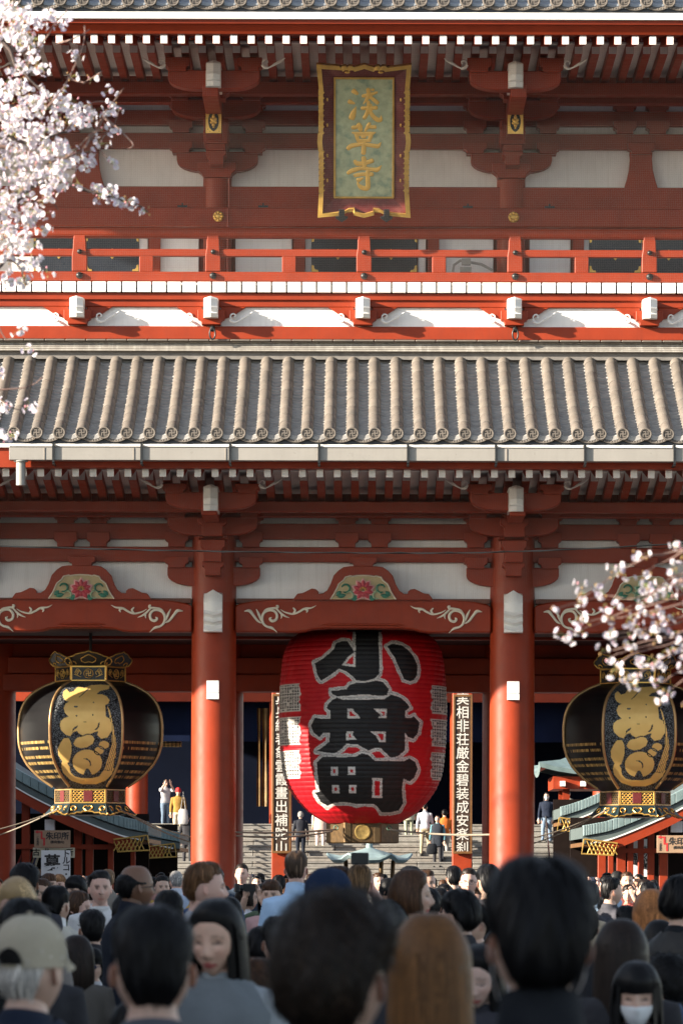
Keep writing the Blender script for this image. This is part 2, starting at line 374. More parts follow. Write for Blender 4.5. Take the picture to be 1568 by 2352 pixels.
def bracket_upper(x):
    Yo = YU
    m = MB(); hh = 45/S(.8)
    m.prism([(-hh, 0), (hh, 0), (hh, -.13), (hh*.9, -.15), (hh*.76, -.19), (hh*.70, -.25), (-hh*.70, -.25), (-hh*.76, -.19), (-hh*.9, -.15), (-hh, -.13)], -.33, .3)
    m.build('capital_block', RED, G, bevel=.012, loc=(x, Yo, Z(372, .8)))
    arm(x, Yo-.20, 349, 394, 93, .34)
    for s in (-1, 1): block(x+s*.60, Yo-.26, 325, 352, 54, .36); block(x+s*.60, Yo-.24, 275, 305, 53, .34); block(x+s*.61, Yo-.2, 232, 255, 52, .3)
    arm(x, .18, 228, 271, 103, .28)
    for s in (-1, 1): block(x+s*.58, .12, 206, 231, 54, .38)
    block(x, .10, 204, 232, 58, .4)
    xo = x*S(-.8)/S(-2.25); arm(xo, -2.25, 162, 205, 105, .28)
    for s in (-1, 1): block(xo+s*.57, -2.31, 132, 165, 56, .38)
    block(xo, -1.2, 196, 226, 60, .4)
    for yf, t, b_, wd in ((.35, 300, 345, 60), (.45, 345, 378, 46)):
        MB().prism(blockpoly(wd/2/S(yf), Z(t, yf), Z(b_, yf), .3), yf, YU).build('nosing', RED, G, bevel=.01, loc=(x, 0, 0))
    MB().box(-.2, .2, .25, YU, Z(330, .3), Z(230, .3)).build('bracket_arm', RED, G, bevel=.015, loc=(x, 0, 0))
    MB().box(-.125, .125, -2.3, .9, Z(225, -2.2), Z(196, -2.2)).build('bracket_tongue', RED, G, bevel=.01, loc=(x, 0, 0))
    MB().box(-.125, .125, -.68, .3, Z(250, -.6), Z(221, -.6)).build('bracket_tongue', mat('aged_brown', (.13, .095, .075), .6, var=.1), G, bevel=.01, loc=(x*S(-.8)/S(-.72), 0, 0)); ob('gilt_end_plate', GPL, G, (x*S(-.8)/S(-.72), -.72, Z(248, -.72)))
    ob('beam_nose', NOSE, G, (xo, -2.4, Z(145, -2.4)))
    for s in (-1, 1): ob('scroll_ornament', SCR, G, (xo+s*.735, -2.35, Z(149, -2.35)), scl=(1 if s < 0 else -1, 1, 1))
for x in SXS: bracket_upper(x)
# in-between blocks and struts
for cx in BAYS:
    for s in (-1, 1):
        block(cx+s*.265, -.22, 1223, 1257, 53, .34); block(cx+s*.265, -.2, 1178, 1204, 53, .3)
        if cx: block(cx+s*.27, YU-.24, 275, 305, 53, .34); block(cx+s*.27, YU-.2, 236, 255, 53, .3)
    block(cx, -.24, 1279, 1302, 62, .4)
    if cx:
        block(cx, YU-.24, 325, 352, 62, .36)
        m = MB(); hw = .2
        sd_ = [(hw*.95, 0), (hw*.9, -.12), (hw*.98, -.3), (hw*1.15, -.45), (hw*1.42, -.62)]
        m.prism([(-a, b) for a, b in sd_]+sd_[::-1], YU-.16, YU+.05)
        m.build('strut', RED, G, bevel=.012, loc=(cx, 0, Z(350, YU)))

# ---- rainbow beams with painted scrolls and frog-leg struts
def rb_poly(x0, x1):
    L = x1-x0; zt_, ze, zm, zb_ = Z(1376, -.2), Z(1386, -.2), Z(1440, -.2), Z(1452, -.2)
    top = [(x0, Z(1393, -.2)), (x0+.06, Z(1388, -.2)), (x0+.3, Z(1381, -.2)), (x0+.7, Z(1377, -.2)), (x0+1.1, zt_)]
    bot = [(x0, zb_), (x0+1.0, zb_), (x0+1.14, zb_+.015), (x0+1.26, zb_+.05), (x0+1.5, zb_+.065)]
    return top+[(x1+x0-a, b) for a, b in top[::-1]]+[(x1+x0-a, b) for a, b in bot]+bot[::-1]
CRM = mat('cream_paint', (.66, .60, .48), .5, var=.08, scale=10)
def curl(flip):
    """white-cream arabesque, traced from its left-hand version; units are metres from the beam's end"""
    m = MB(); k = 500/1568/1.594/S(-.3); f = lambda pts: [((px-40)*k, -(py-480)*k) for px, py in pts]
    def st(pts, ws, n=5):
        q = spline([(*p, w_*k*.5) for p, w_ in zip(f(pts), ws)], n)
        m.tube([((-a if flip else a), 0, b) for a, b, _ in q], [max(.002, c) for *_, c in q], 8, sq=.55)
    st([(510, 855), (480, 825), (445, 800), (390, 785), (350, 750), (335, 690), (355, 630), (410, 600), (470, 605), (505, 650), (495, 705), (450, 722), (425, 695), (445, 680)], [6, 14, 30, 24, 28, 30, 30, 28, 28, 30, 30, 32, 26, 10])
    st([(325, 745), (280, 715), (230, 650), (190, 605), (130, 610)], [14, 26, 30, 36, 8])
    st([(320, 720), (300, 650), (268, 585)], [8, 28, 8])
    st([(335, 640), (380, 590), (450, 575), (505, 570), (515, 550), (495, 545)], [6, 20, 24, 28, 26, 14])
    st([(500, 580), (550, 630), (600, 665), (650, 685)], [20, 24, 20, 4]); st([(555, 640), (560, 670), (552, 695)], [18, 16, 4])
    st([(545, 588), (600, 620), (690, 640), (760, 615), (820, 580), (900, 570), (955, 542)], [6, 16, 22, 24, 26, 18, 4])
    st([(690, 635), (715, 600), (690, 568)], [14, 24, 14]); st([(820, 582), (855, 595), (845, 625)], [18, 24, 10])
    return m.mesh('scroll', CRM, 60)
CURL = {False: curl(False), True: curl(True)}
BEIGE = mat('carved_panel_ground', (.46, .36, .19), .6, var=.12, scale=8)
PNK = [mat('petal_pink_rim', (.62, .32, .30), .5), mat('petal_red', (.42, .03, .05), .5), mat('petal_core', (.55, .32, .10), .5)]
GRN = [mat('leaf_green', (.02, .16, .10), .5), mat('leaf_pale', (.28, .38, .24), .5)]
def strut_carved(cx):
    y0 = -.3; zb_ = Z(1378, y0)
    k = 1/1.594*500/1568/S(y0)
    raw = [(720, 478), (770, 408), (830, 400), (880, 375), (935, 348), (985, 355), (1015, 385), (1010, 408), (1060, 405), (1110, 370), (1150, 300), (1185, 200), (1240, 140), (1300, 100), (1380, 90)]
    hx = [((px-1525)*k, (478-py)*k) for px, py in raw]
    pts = hx+[(-a, b) for a, b in hx[::-1]]
    m = MB(); m.prism(pts, 0, .22)
    st = m.build('frog_leg_strut', RED, G, bevel=.01, loc=(cx, y0, zb_))
    inn = [(1150, 475), (1200, 400), (1245, 300), (1300, 255), (1320, 220), (1380, 205), (1400, 212), (1450, 203), (1525, 200)]
    ix = [((px-1525)*k, (478-py)*k+.004) for px, py in inn]
    poly = ix+[(-a, b) for a, b in ix[::-1]][1:]
    MB().prism(poly, -.012, .05).build('carved_panel', BEIGE, st)
    m = MB(); pp = [(a, -.016, b) for a, b in poly]+[(poly[0][0], -.016, poly[0][1])]; m.tube(pp[:-1], .013, 6); m.build('panel_moulding', CRM, st, 60)
    # lotus
    m = MB()
    def petal(ang, L, wd, mi, y, c=(0, .155), r0=.02):
        ca, sa = math.cos(R(ang)), math.sin(R(ang)); P = []
        for t, q in ((r0/L, .2), (.35, .85), (.6, 1), (.82, .6), (1, .04)):
            P.append([(c[0]+ca*L*t-sa*wd*q*u, y-.022*(1-abs(u))*q, c[1]+sa*L*t+ca*wd*q*u) for u in (-1, -.5, 0, .5, 1)])
        m.grid(np.array(P), mi)
    for a in (20, 55, 90, 125, 160, -15, 195, -55, 235, -90): petal(a, .20 if a != -90 else .14, .058, 0, -.03); petal(a, .165 if a != -90 else .115, .042, 1, -.045, r0=.03)
    for a in range(0, 181, 30): petal(a, .075, .012, 2, -.055)
    m.build('lotus', PNK if cx < 3 else [GRN[1], GRN[0], GRN[0]], st, 60)
    m = MB()
    for s in (-1, 1):
        for cxx, czz, r in ((.285, .185, .065), (.22, .075, .06)):
            m.tube([(s*(cxx+r*math.cos(a)), -.03, czz+r*math.sin(a)) for a in np.linspace(.3, 5.2, 14)], [.012+.008*math.sin(i/13*3.1) for i in range(14)], 6, 0 if r > .062 else 1)
        for (a, b), (c_, d) in (((.28, .08), (.42, .045)), ((.36, .14), (.44, .06)), ((.2, .02), (.08, .012)), ((.15, .06), (.06, .03))):
            P = []
            for t, q in ((0, .15), (.3, .9), (.6, 1), (1, .03)):
                px, pz = a+(c_-a)*t, b+(d-b)*t; nx, nz = -(d-b), c_-a; l = math.hypot(nx, nz); wv = .035*q
                P.append([(s*(px+nx/l*wv*u), -.03-.015*(1-abs(u)), pz+nz/l*wv*u) for u in (-1, 0, 1)])
            m.grid(np.array(P), 0)
    tag(m.build('leaf_carving', GRN, st, 60), kind='stuff')
def rainbow(x0, x1, cx):
    b = MB().prism(rb_poly(x0, x1), -.2, .2).build('rainbow_beam', RED, G, bevel=.02)
    # stepped moulding along the lower edge
    z0 = Z(1452, -.2)+.065
    for i, (dz, dy, hh) in enumerate(((.004, .035, .035), (.045, .018, .03))):
        e = 1.42-.05*i
        MB().prism([(x0+e, z0+dz), (x1-e, z0+dz), (x1-e-.12, z0+dz+hh), (x0+e+.12, z0+dz+hh)], -.2-dy, -.19).build('moulding', RED, b, bevel=.01)
    ob('scroll', CURL[False], b, (x0+.02, -.215, Z(1376, -.2)-.02)); ob('scroll', CURL[True], b, (x1-.02, -.215, Z(1376, -.2)-.02))
    MB().box(x0+.02, x1-.02, -.17, .17, Z(1377, -.2)-.06, Z(1376, -.2)+.008).build('beam_top', mat('weathered_red', (.13, .05, .035), .8), b)
    strut_carved(cx)
rainbow(-PX+.35, PX-.35, 0); rainbow(-OX+.35, -PX-.35, BAYS[0]); rainbow(PX+.35, OX-.35, BAYS[2])

# ---- eaves: purlins, two tiers of rafters, boards
def beam(p0, p1, wd, ht, name, mats, parent, end=None):
    """squared timber from p0 (front, mid-section) to p1; front face takes material 1"""
    p0, p1 = Vector(p0), Vector(p1); d = p1-p0; L = d.length
    m = MB(); m.box(-wd/2, wd/2, 0, L, -ht/2, ht/2, [0, 0, 1, 0, 0, 0])
    return m.mesh(name, mats, bevel=.004), math.atan2(d.z, d.y)
def eaves(fl, bs, yF, yB, yP, Yp_row, inner, yIn, spacing, n):
    """fl, bs: rows (top,bottom) of the flying and base rafter ends; inner: row where base rafters meet the purlin"""
    zf = (Z(fl[0], yF)+Z(fl[1], yF))/2; hf = Z(fl[0], yF)-Z(fl[1], yF)
    zb2 = (Z(bs[0], yB)+Z(bs[1], yB))/2; hb = Z(bs[0], yB)-Z(bs[1], yB)
    me, a = beam((0, yF, zf), (0, yB+.5, zf+.17*(yB+.5-yF)), .112, hf, 'flying_rafter', [RED, WPT], G)
    for i in range(-n, n+1): ob('flying_rafter', me, G, ((i+.5)*spacing, yF, zf), (a, 0, 0))
    zi = Z(inner, yIn)+hb/2
    me, a2 = beam((0, yB, zb2), (0, yIn+.25, zi+.25*(zi-zb2)/(yIn-yB)), .125, hb, 'base_rafter', [RED, WPT], G)
    for i in range(-n, n+1): ob('base_rafter', me, G, ((i+.5)*spacing, yB, zb2), (a2, 0, 0))
    # white boards over each tier
    m = MB(); e = hb/2+.004
    m.add([(-13.0, yB-.05, zb2+e), (13.0, yB-.05, zb2+e), (13.0, yIn+.3, zi+e), (-13.0, yIn+.3, zi+e), (-13.0, yB-.05, zb2+e+.03), (13.0, yB-.05, zb2+e+.03), (13.0, yIn+.3, zi+e+.03), (-13.0, yIn+.3, zi+e+.03)],
          [(0, 3, 2, 1), (4, 5, 6, 7), (0, 1, 5, 4), (2, 3, 7, 6)]); m.build('soffit_board', WHT, G)
    # the boarding strip between tiers
    z1 = zf+hf/2+.004
    m = MB(); z2 = z1+.17*(yB+.4-yF)
    m.add([(-13.0, yF-.02, z1), (13.0, yF-.02, z1), (13.0, yB+.4, z2), (-13.0, yB+.4, z2), (-13.0, yF-.02, z1+.03), (13.0, yF-.02, z1+.03), (13.0, yB+.4, z2+.03), (-13.0, yB+.4, z2+.03)],
          [(0, 3, 2, 1), (4, 5, 6, 7), (0, 1, 5, 4), (2, 3, 7, 6)]); m.build('soffit_board', RED, G)
    MB().box(-13.0, 13.0, yB+.02, yB+.14, zb2+hb/2+.036, zf+.17*(yB-yF)-hf/2-.003 if zf+.17*(yB-yF)-hf/2 > zb2+hb/2+.05 else zb2+hb/2+.06).build('eave_plate', RED, G)
    return zf, hf
SPC = .2685
eaves((1077, 1097), (1083, 1105), -3.72, -2.4, 0, 0, 1153, -.95, SPC, 44)
hband('purlin', RED, -1.22, -.98, 1152, 1176)
hband('purlin', RED, -.62, -.40, 1160, 1188)
eaves((81, 101), (101, 123), -3.76, -2.35, 0, 0, 190, -.05, SPC, 44)
hband('purlin', RED, -.33, -.08, 188, 217)
hband('purlin', RED, .32, .52, 214, 238)

# ---- eave boards
MB().box(-13.0, 13.0, -4.00, -3.80, Z(44, -4.00), Z(28, -4.00)).build('white_eave_board', WPT, G, bevel=.006)
MB().box(-13.0, 13.0, -3.94, -3.78, Z(55, -3.94), Z(44.5, -3.94)).build('eave_board', RED, G, bevel=.006)
MB().prism_x([(-3.90, Z(55.5, -3.90)), (-3.70, Z(55.5, -3.70)), (-3.70, Z(79, -3.70)), (-3.80, Z(79, -3.80))], -13.0, 13.0).build('eave_board', RED, G, bevel=.006)
MB().box(-13.0, 13.0, -3.96, -3.76, Z(27.6, -4.00), Z(17, -4.00)).build('eave_board', DRK, G)
MB().box(-13.0, 13.0, -3.98, -3.80, Z(1030, -3.98), Z(1021, -3.98)).build('white_eave_board', WPT, G, bevel=.006)
MB().box(-13.0, 13.0, -3.92, -3.66, Z(1076, -3.92), Z(1030.4, -3.92)).build('eave_board', RED, G, bevel=.006)
MB().box(-13.0, 13.0, -3.96, -3.76, Z(1020.6, -3.96), Z(1008, -3.96)).build('eave_board', DRK, G)

# ---- lower roof
YE, YT = -4.0, -.60
ZE, ZT = Z(996, YE), Z(818, YT)
def roofz(t): return ZE+(ZT-ZE)*(t-.045*math.sin(math.pi*t))
def rp(t): return (YE+(YT-YE)*t, roofz(t))
SPT = .3455; NR = 16
m = MB(); P = np.array([[(x, rp(t)[0], rp(t)[1]-.10) for x in (-13.0, 13.0)] for t in np.linspace(0, 1, 13)]); m.grid(P[:, ::-1])
LR = m.build('lower_roof', DRK, G, 60)
def half_tile(L, r0, r1, n=10):
    m = MB(); P = np.array([[(r*math.cos(a), y, r*math.sin(a)) for a in np.linspace(math.pi*1.04, -math.pi*.04, n+1)] for y, r in ((0, r0*.97), (.012, r0), (L, r1), (L+.03, r1*.96))])
    m.grid(P); m.f.append(tuple(range(n+1))); m.m.append(0); return m.mesh('round_tile', TIL, 50)
NT = 9; HT = None
for k in range(NT):
    t0, t1 = k/NT, (k+1)/NT; (ya, za), (yb, zb_) = rp(t0), rp(t1); L = math.hypot(yb-ya, zb_-za); a = math.atan2(zb_-za, yb-ya)
    if HT is None: HT = half_tile(1, .0965, .0915)
    for i in range(-NR, NR):
        ob('round_tile', HT, LR, ((i+.5)*SPT+random.uniform(-.0015, .0015), ya, za-.005+random.uniform(-.002, .002)), (a, random.uniform(-.02, .02), random.uniform(-.0025, .0025)), (1, L, 1))
m = MB()
for i in list(range(-38, -NR))+list(range(NR, 38)):
    P = np.array([[((i+.5)*SPT+.093*math.cos(a), rp(t)[0], rp(t)[1]+.093*math.sin(a)) for a in np.linspace(math.pi, 0, 9)] for t in np.linspace(0, 1, 9)]); m.grid(P)
tag(m.build('round_tile_rows', TIL, LR, 60), kind='stuff')
# rounded caps at the top of each row, and pan tiles between the rows
m = MB(); m.ell((0, 0, 0), (.094, .07, .094), 14, 8); capm = m.mesh('tile_cap', mat('mortar_cap', (.45, .41, .36), .8, var=.15), 60)
for i in range(-NR, NR): ob('tile_cap', capm, LR, ((i+.5)*SPT, YT+.01, ZT))
m = MB(); NC = 26
for i in range(-38, 38):
    xc = (i+1)*SPT
    for k in range(NC):
        t0, t1 = k/NC-.004, (k+1.25)/NC; j = random.uniform(-.004, .004)
        P = np.array([[(xc+u*SPT*.42, rp(min(t, 1))[0], rp(min(t, 1))[1]-.075+.035*u*u*1.6+dz+j) for u in (-1, -.6, -.2, .2, .6, 1)] for t, dz in ((t0, -.02), (t0, .044), (t0+.004, .052), (t1, .0))])
        m.grid(P[:, ::-1])
tag(m.build('pan_tiles', PAN, LR, 40), kind='stuff')
# eave discs carrying the temple's cross mark, and the hanging pan-tile lips
def disc_mesh():
    m = MB(); m.lathe_y([(.0, -.004), (.068, -.004), (.072, -.022), (.088, -.024), (.096, -.012), (.097, .09)], 28)
    a, t, y0, y1 = .048, .0085, -.016, 0
    for p in ([(-t, -a), (t, -a), (t, a), (-t, a)], [(-a, -t), (-t, -t), (-t, t), (-a, t)], [(t, -t), (a, -t), (a, t), (t, t)],
              [(-a, a-2*t), (-t, a-2*t), (-t, a), (-a, a)], [(t, -a), (a, -a), (a, -a+2*t), (t, -a+2*t)], [(-a, -a), (-a+2*t, -a), (-a+2*t, -t), (-a, -t)], [(a-2*t, t), (a, t), (a, a), (a-2*t, a)]):
        m.prism([(-x, z) for x, z in p] if False else p, y0, y1)
    return m.mesh('tile_end', TIL, 35)
DISC = disc_mesh()
def lip_mesh():
    m = MB(); h = SPT/2; P = []
    for dz, y in ((0, 0), (-.045, -.012), (-.05, 0), (-.05, .03)):
        P.append([(u*h, y, dz-.055*(1-u*u)) for u in np.linspace(-1, 1, 11)])
    m.grid(np.array(P)[:, ::-1])
    for u in np.linspace(-.7, .7, 7): m.ell((u*h, -.008, -.024-.055*(1-u*u)), (.018, .006, .010), 6, 4)
    return m.mesh('eave_lip_tile', TIL, 50)
LIP = lip_mesh()
UR = None
m = MB(); z0 = Z(2, YE)
P = np.array([[(x, YE+4.2*t, z0-.10+2.4*t-.3*math.sin(math.pi*t)) for x in (-13.0, 13.0)] for t in np.linspace(0, 1, 9)]); m.grid(P[:, ::-1]); UR = m.build('upper_roof', DRK, G, 60)
for i in range(-NR, NR):
    xx = (i+.5)*SPT
    ob('tile_end', DISC, LR, (xx, YE-.03, ZE), (0, random.uniform(-.05, .05), 0)); ob('eave_lip_tile', LIP, LR, (xx+SPT/2, YE-.005, ZE-.035))
    ob('tile_end', DISC, UR, (xx, YE-.03, z0), (0, random.uniform(-.05, .05), 0)); ob('eave_lip_tile', LIP, UR, (xx+SPT/2, YE-.005, z0-.035))
    (ob('round_tile', HT, UR, (xx, YE, z0-.005), (.52, 0, 0), (1, 1.6, 1)))
m = MB()
for i in range(-38, 38):
    xc = (i+1)*SPT
    for k in range(8):
        y0, y1 = k*.15, k*.15+.2
        m.grid(np.array([[(xc+u*SPT*.42, YE+y, z0-.075+.56*y+.05*u*u+dz) for u in (-1, -.5, 0, .5, 1)] for y, dz in ((y0, -.01), (y0, .024), (y1, 0))])[:, ::-1])
tag(m.build('pan_tiles', mat('roof_tile_blue_grey', (.24, .27, .31), .4, var=.2), UR, 40), kind='stuff')
MB().box(-13.0, 13.0, -.86, -.2, Z(826, -.86), Z(806, -.86)).build('mortar_bed', mat('mortar', (.17, .16, .15), .9, var=.2, scale=8, bump=.3), LR)
# stepped ridge courses where the lower roof meets the wall
zs = [808, 803, 798.5, 794, 789.5, 785]
for i in range(5): MB().box(-13.0, 13.0, -.94+.012*i, .4, Z(zs[i], -.94)+.006, Z(zs[i+1], -.94)).build('ridge_course', RDG, LR, bevel=.004)
m = MB()
for i in range(-40, 41): m.box(i*.33-.160, i*.33+.160, -1.0, -.2, Z(785, -1.0)+.004, Z(780, -1.0))
tag(m.build('ridge_cap_tiles', TIL, LR, bevel=.01), kind='stuff')

# ---- gutter
gx0 = X(20, -4.20)
m = MB(); m.prism_x([(-4.26, Z(1059, -4.20)), (-4.26, Z(1030, -4.20)), (-4.28, Z(1028, -4.20)), (-4.23, Z(1027, -4.20)), (-4.23, Z(1040, -4.20)), (-4.03, Z(1040, -4.20)), (-4.03, Z(1059, -4.20))], gx0, 13.0)
gt = m.build('gutter', GUT, G, bevel=.004)
for dx in (121, 323, 526, 730, 934, 1136, 1340, 1545):
    xx = X(dx, -4.25); m = MB(); m.box(xx-.018, xx+.018, -4.30, -4.27, Z(1066, -4.25), Z(1022, -4.25)); m.box(xx-.018, xx+.018, -4.30, -3.85, Z(1066, -4.25)-.012, Z(1066, -4.25)+.012); m.box(xx-.018, xx+.018, -4.30, -3.96, Z(1022, -4.25), Z(1022, -4.25)+.02)
    m.build('gutter_bracket', BLK, gt)
for dx in (100, 305, 516, 728, 1160): MB().box(X(dx, -4.25)-.004, X(dx, -4.25)+.004, -4.27, -4.25, Z(1058, -4.25), Z(1030, -4.25)).build('gutter_joint', mat('seam', (.30, .26, .22), .8), gt)
m = MB(); m.lathe([(.072, Z(1117, -4.15)), (.072, Z(1064, -4.15)), (.11, Z(1063, -4.15)), (.11, Z(1059.5, -4.15))], 24, (X(46, -4.15), -4.15, 0)); m.build('downpipe', GUT, gt, 40)

# ---- balcony
YBK = -1.02
m = MB(); dw = 34.4/S(YBK); m.box(-dw/2+.013, dw/2-.013, 0, 1.9, 0, Z(648, YBK)-Z(672, YBK)); dm = m.mesh('deck_board', WPT, bevel=.006)
for i in range(-52, 53): ob('deck_board', dm, G, ((i+.35)*dw, YBK, Z(672, YBK)))
hband('balcony_joist', DRK, YBK+.05, 1.0, 655, 671, bev=0)
hband('balcony_beam', RED, YBK+.06, .9, 674, 690, bev=.01)
hband('balcony_beam', RED, YBK+.10, .9, 689, 706, bev=.01)
hband('wall_panel', WHT, -.86, -.6, 700, 756, bev=0)
hband('sill_beam', RED, -.92, .3, 750, 781, bev=.015)
YR = -.8
RX = [-2*PX+.27, -PX, 0, PX, 2*PX-.27]; RX = [X(184-4, YR), -PX, 0, PX, X(1490-4, YR), X(-140, YR), X(1812, YR)]
m = MB(); m.tube([(-13.0, YR, Z(536.5, YR)), (13.0, YR, Z(536.5, YR))], 13.0/S(YR), 16); m.build('rail', RED, G, 40)
hband('rail', RED, YR-.05, YR+.05, 573, 590); hband('rail', RED, YR-.09, YR+.09, 625, 647.5, bev=.015)
STUD = MB().lathe_y([(.012, -.05), (.035, -.042), (.052, -.02), (.056, 0), (.056, .03)], 16).mesh('stud', BLK, 50)
for x in RX:
    m = MB()
    wu, wl = 13.5/S(YR), 17.5/S(YR)
    m.prism([(-wl, Z(626, YR)), (wl, Z(626, YR)), (wl, Z(588, YR)), (wl*.86, Z(573, YR)), (wl*.84, Z(560, YR)), (wl*.84, Z(553, YR)), (wu, Z(551, YR)), (wu, Z(534, YR)), (-wu, Z(534, YR)), (-wu, Z(551, YR)), (-wl*.84, Z(553, YR)), (-wl*.84, Z(560, YR)), (-wl*.86, Z(573, YR)), (-wl, Z(588, YR))], YR-.075, YR+.075)
    p = m.build('baluster', RED, G, bevel=.012, loc=(x, 0, 0))
    ob('stud', STUD, p, (0, YR-.085, Z(581, YR)), scl=(.72, .8, .72)); ob('stud', STUD, p, (0, YR-.105, Z(636, YR)))
for x in [X(dx-4, YR) for dx in (337, 664, 1008, 1335)]:
    MB().box(-16/S(YR), 16/S(YR), YR-.045, YR+.045, Z(627, YR), Z(588, YR)).build('short_baluster', RED, G, bevel=.01, loc=(x, 0, 0))
    # bracket sets under the balcony
NOS2 = [178, 485, 833, 1180, 1490]
for x in [X(d-3.3, YBK) for d in NOS2]:
    block(x, -1.05, 712, 746, 62, .4, k=.62)
    ob('beam_nose', NOSE, G, (x, YBK-.16, Z(686, YBK-.16)), scl=(.98, 1, .82))
    MB().box(-.13, .13, YBK+.1, -.6, Z(730, -.9), Z(703, -.9)).build('bracket_tongue', RED, G, bevel=.01, loc=(x, 0, 0))
    for s in (-1, 1):
        L = .42
        MB().prism([(s*.15, 0), (s*.15, -.16), (s*.22, -.18), (s*.34, -.14), (s*.52, -.02), (s*.56, 0)], -.95, -.6).build('bracket_wing', RED, G, bevel=.008, loc=(x, 0, Z(706, -.95)))
        ob('scroll_ornament', SCR, G, (x+s*.27, -.965, Z(733, -.965)), scl=((1 if s < 0 else -1)*1.0, .8, 1.05))
for x in (-PX, PX):
    m = MB(); c = Z(757, -.98); m.ell((0, -.05, 0), (.045, .05, .05), 12, 8); m.tube([(.045*math.cos(a), -.085, -.08+.09*math.sin(a)) for a in np.linspace(0, 2*math.pi, 20)], .013, 8)
    m.build('ring_bolt', BLK, G, 50, loc=(x, -.97, c))
    m = MB(); m.lathe_y([(.02, -.045), (.05, -.035), (.085, -.012), (.09, 0)], 24)
    for a in range(8): m.ell((.062*math.cos(a*math.pi/4), -.028, .062*math.sin(a*math.pi/4)), (.026, .022, .026), 8, 5)
    m.build('gilt_rosette', GLD, G, 50, loc=(x+.03, YU-.43, Z(498, YU-.43)))
for dx in (420, 605, 1073, 1260):
    xx = X(dx-4, YU-.2); MB().box(xx-.08, xx+.08, YU-.40, YU-.36, Z(477, YU-.3)-.01, Z(477, YU-.3)+.018).box(xx-.012, xx+.012, YU-.39, YU-.37, Z(477, YU-.3), Z(469, YU-.3)).build('iron_clip', BLK, G)
m = MB(); m.tube([(X(521, YU-.45), YU-.28, Z(y, YU-.4)) for y in (400, 450, 477)]+[(X(519, YU-.45), YU-.45, Z(y, YU-.45)) for y in (480, 520, 560, 600, 640)], .013, 6); m.build('conduit', mat('conduit_red', (.28, .04, .02), .5), G)
m = MB(); m.tube([(X(1035, .9), .8, Z(625, .9)), (X(1038, .9), .8, Z(610, .9)), (X(1052, .9), .8, Z(600, .9)), (X(1065, .9), .8, Z(602, .9)), (X(1100, .9), .8, Z(608, .9)), (X(1126, .9), .8, Z(622, .9))], .022, 8); m.box(X(1055, .9), X(1076, .9), .74, .86, Z(610, .9), Z(596, .9)); m.box(X(1052, .9), X(1078, .9), .8, .95, Z(626, .9), Z(614, .9)); m.build('junction_box', mat('grey_plastic', (.42, .41, .38), .5), G, 40)

# ---- passage through the gate: ceiling, inner lintels, solid body behind the walls
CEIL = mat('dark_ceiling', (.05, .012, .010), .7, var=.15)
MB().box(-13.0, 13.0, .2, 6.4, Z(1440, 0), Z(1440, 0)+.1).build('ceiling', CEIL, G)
hband('inner_lintel', RED, 5.35, 5.75, 1512, 1550, Yz=5.5); hband('inner_lintel', RED, 5.3, 5.8, 1551, 1590, Yz=5.5); hband('inner_lintel', RED, 5.45, 5.7, 1440, 1511, Yz=5.5)
hband('inner_lintel', RED, 2.85, 3.1, 1418, 1470, Yz=3)
for x in SXS: MB().box(x-.14, x+.14, .3, 5.5, Z(1470, 0), Z(1412, 0)).build('cross_beam', RED, G)
MB().box(-13.0, 13.0, .14, 6.4, Z(1380, 0), Z(1100, 0)).build('gate_body', RED, G)
MB().box(-13.0, 13.0, 1.32, 6.4, Z(1090, 0), Z(40, YU)).build('gate_body', RED, G)
for s in (-1, 1): MB().box(s*13.0-.1, s*13.0+.1, -.2, 5.8, 0, Z(1400, 0)).build('side_wall', RED, G)

# ================================================================== LANTERNS, PLAQUE, SMALL FIXTURES
def pip(px, py, poly):
    inside = np.zeros(px.shape, bool); n = len(poly)
    for i in range(n):
        (x0, y0), (x1, y1) = poly[i], poly[(i+1) % n]
        if y0 == y1: continue
        c = ((y0 > py) != (y1 > py)) & (px < (x1-x0)*(py-y0)/(y1-y0)+x0); inside ^= c
    return inside
def pdist(px, py, poly):
    d = np.full(px.shape, 1e9); n = len(poly)
    for i in range(n):
        (x0, y0), (x1, y1) = poly[i], poly[(i+1) % n]; dx, dy = x1-x0, y1-y0; l = dx*dx+dy*dy+1e-9
        t = np.clip(((px-x0)*dx+(py-y0)*dy)/l, 0, 1); d = np.minimum(d, np.hypot(px-x0-t*dx, py-y0-t*dy))
    return d
def fast_grid(name, P, mats, parent, attrs, cv=True):
    nu, nv = P.shape[:2]; me = bpy.data.meshes.new(name)
    i, j = np.meshgrid(np.arange(nu-1), np.arange(nv if cv else nv-1), indexing='ij'); j2 = (j+1) % nv
    F = np.stack([i*nv+j, i*nv+j2, (i+1)*nv+j2, (i+1)*nv+j], -1).reshape(-1, 4)
    me.vertices.add(nu*nv); me.vertices.foreach_set('co', P.reshape(-1).astype(np.float32))
    me.loops.add(F.size); me.loops.foreach_set('vertex_index', F.reshape(-1).astype(np.int32))
    me.polygons.add(len(F)); me.polygons.foreach_set('loop_start', np.arange(0, F.size, 4, dtype=np.int32))
    me.update(calc_edges=True)
    for k, A in attrs.items():
        a = me.attributes.new(k, 'FLOAT_COLOR', 'POINT'); q = np.ones((nu*nv, 4), np.float32); q[:, :3] = A.reshape(-1, 3); a.data.foreach_set('color', q.reshape(-1))
    me.materials.append(mats); me.shade_smooth(); me.validate()
    return ob(name, me, parent)
LYC = 2.0
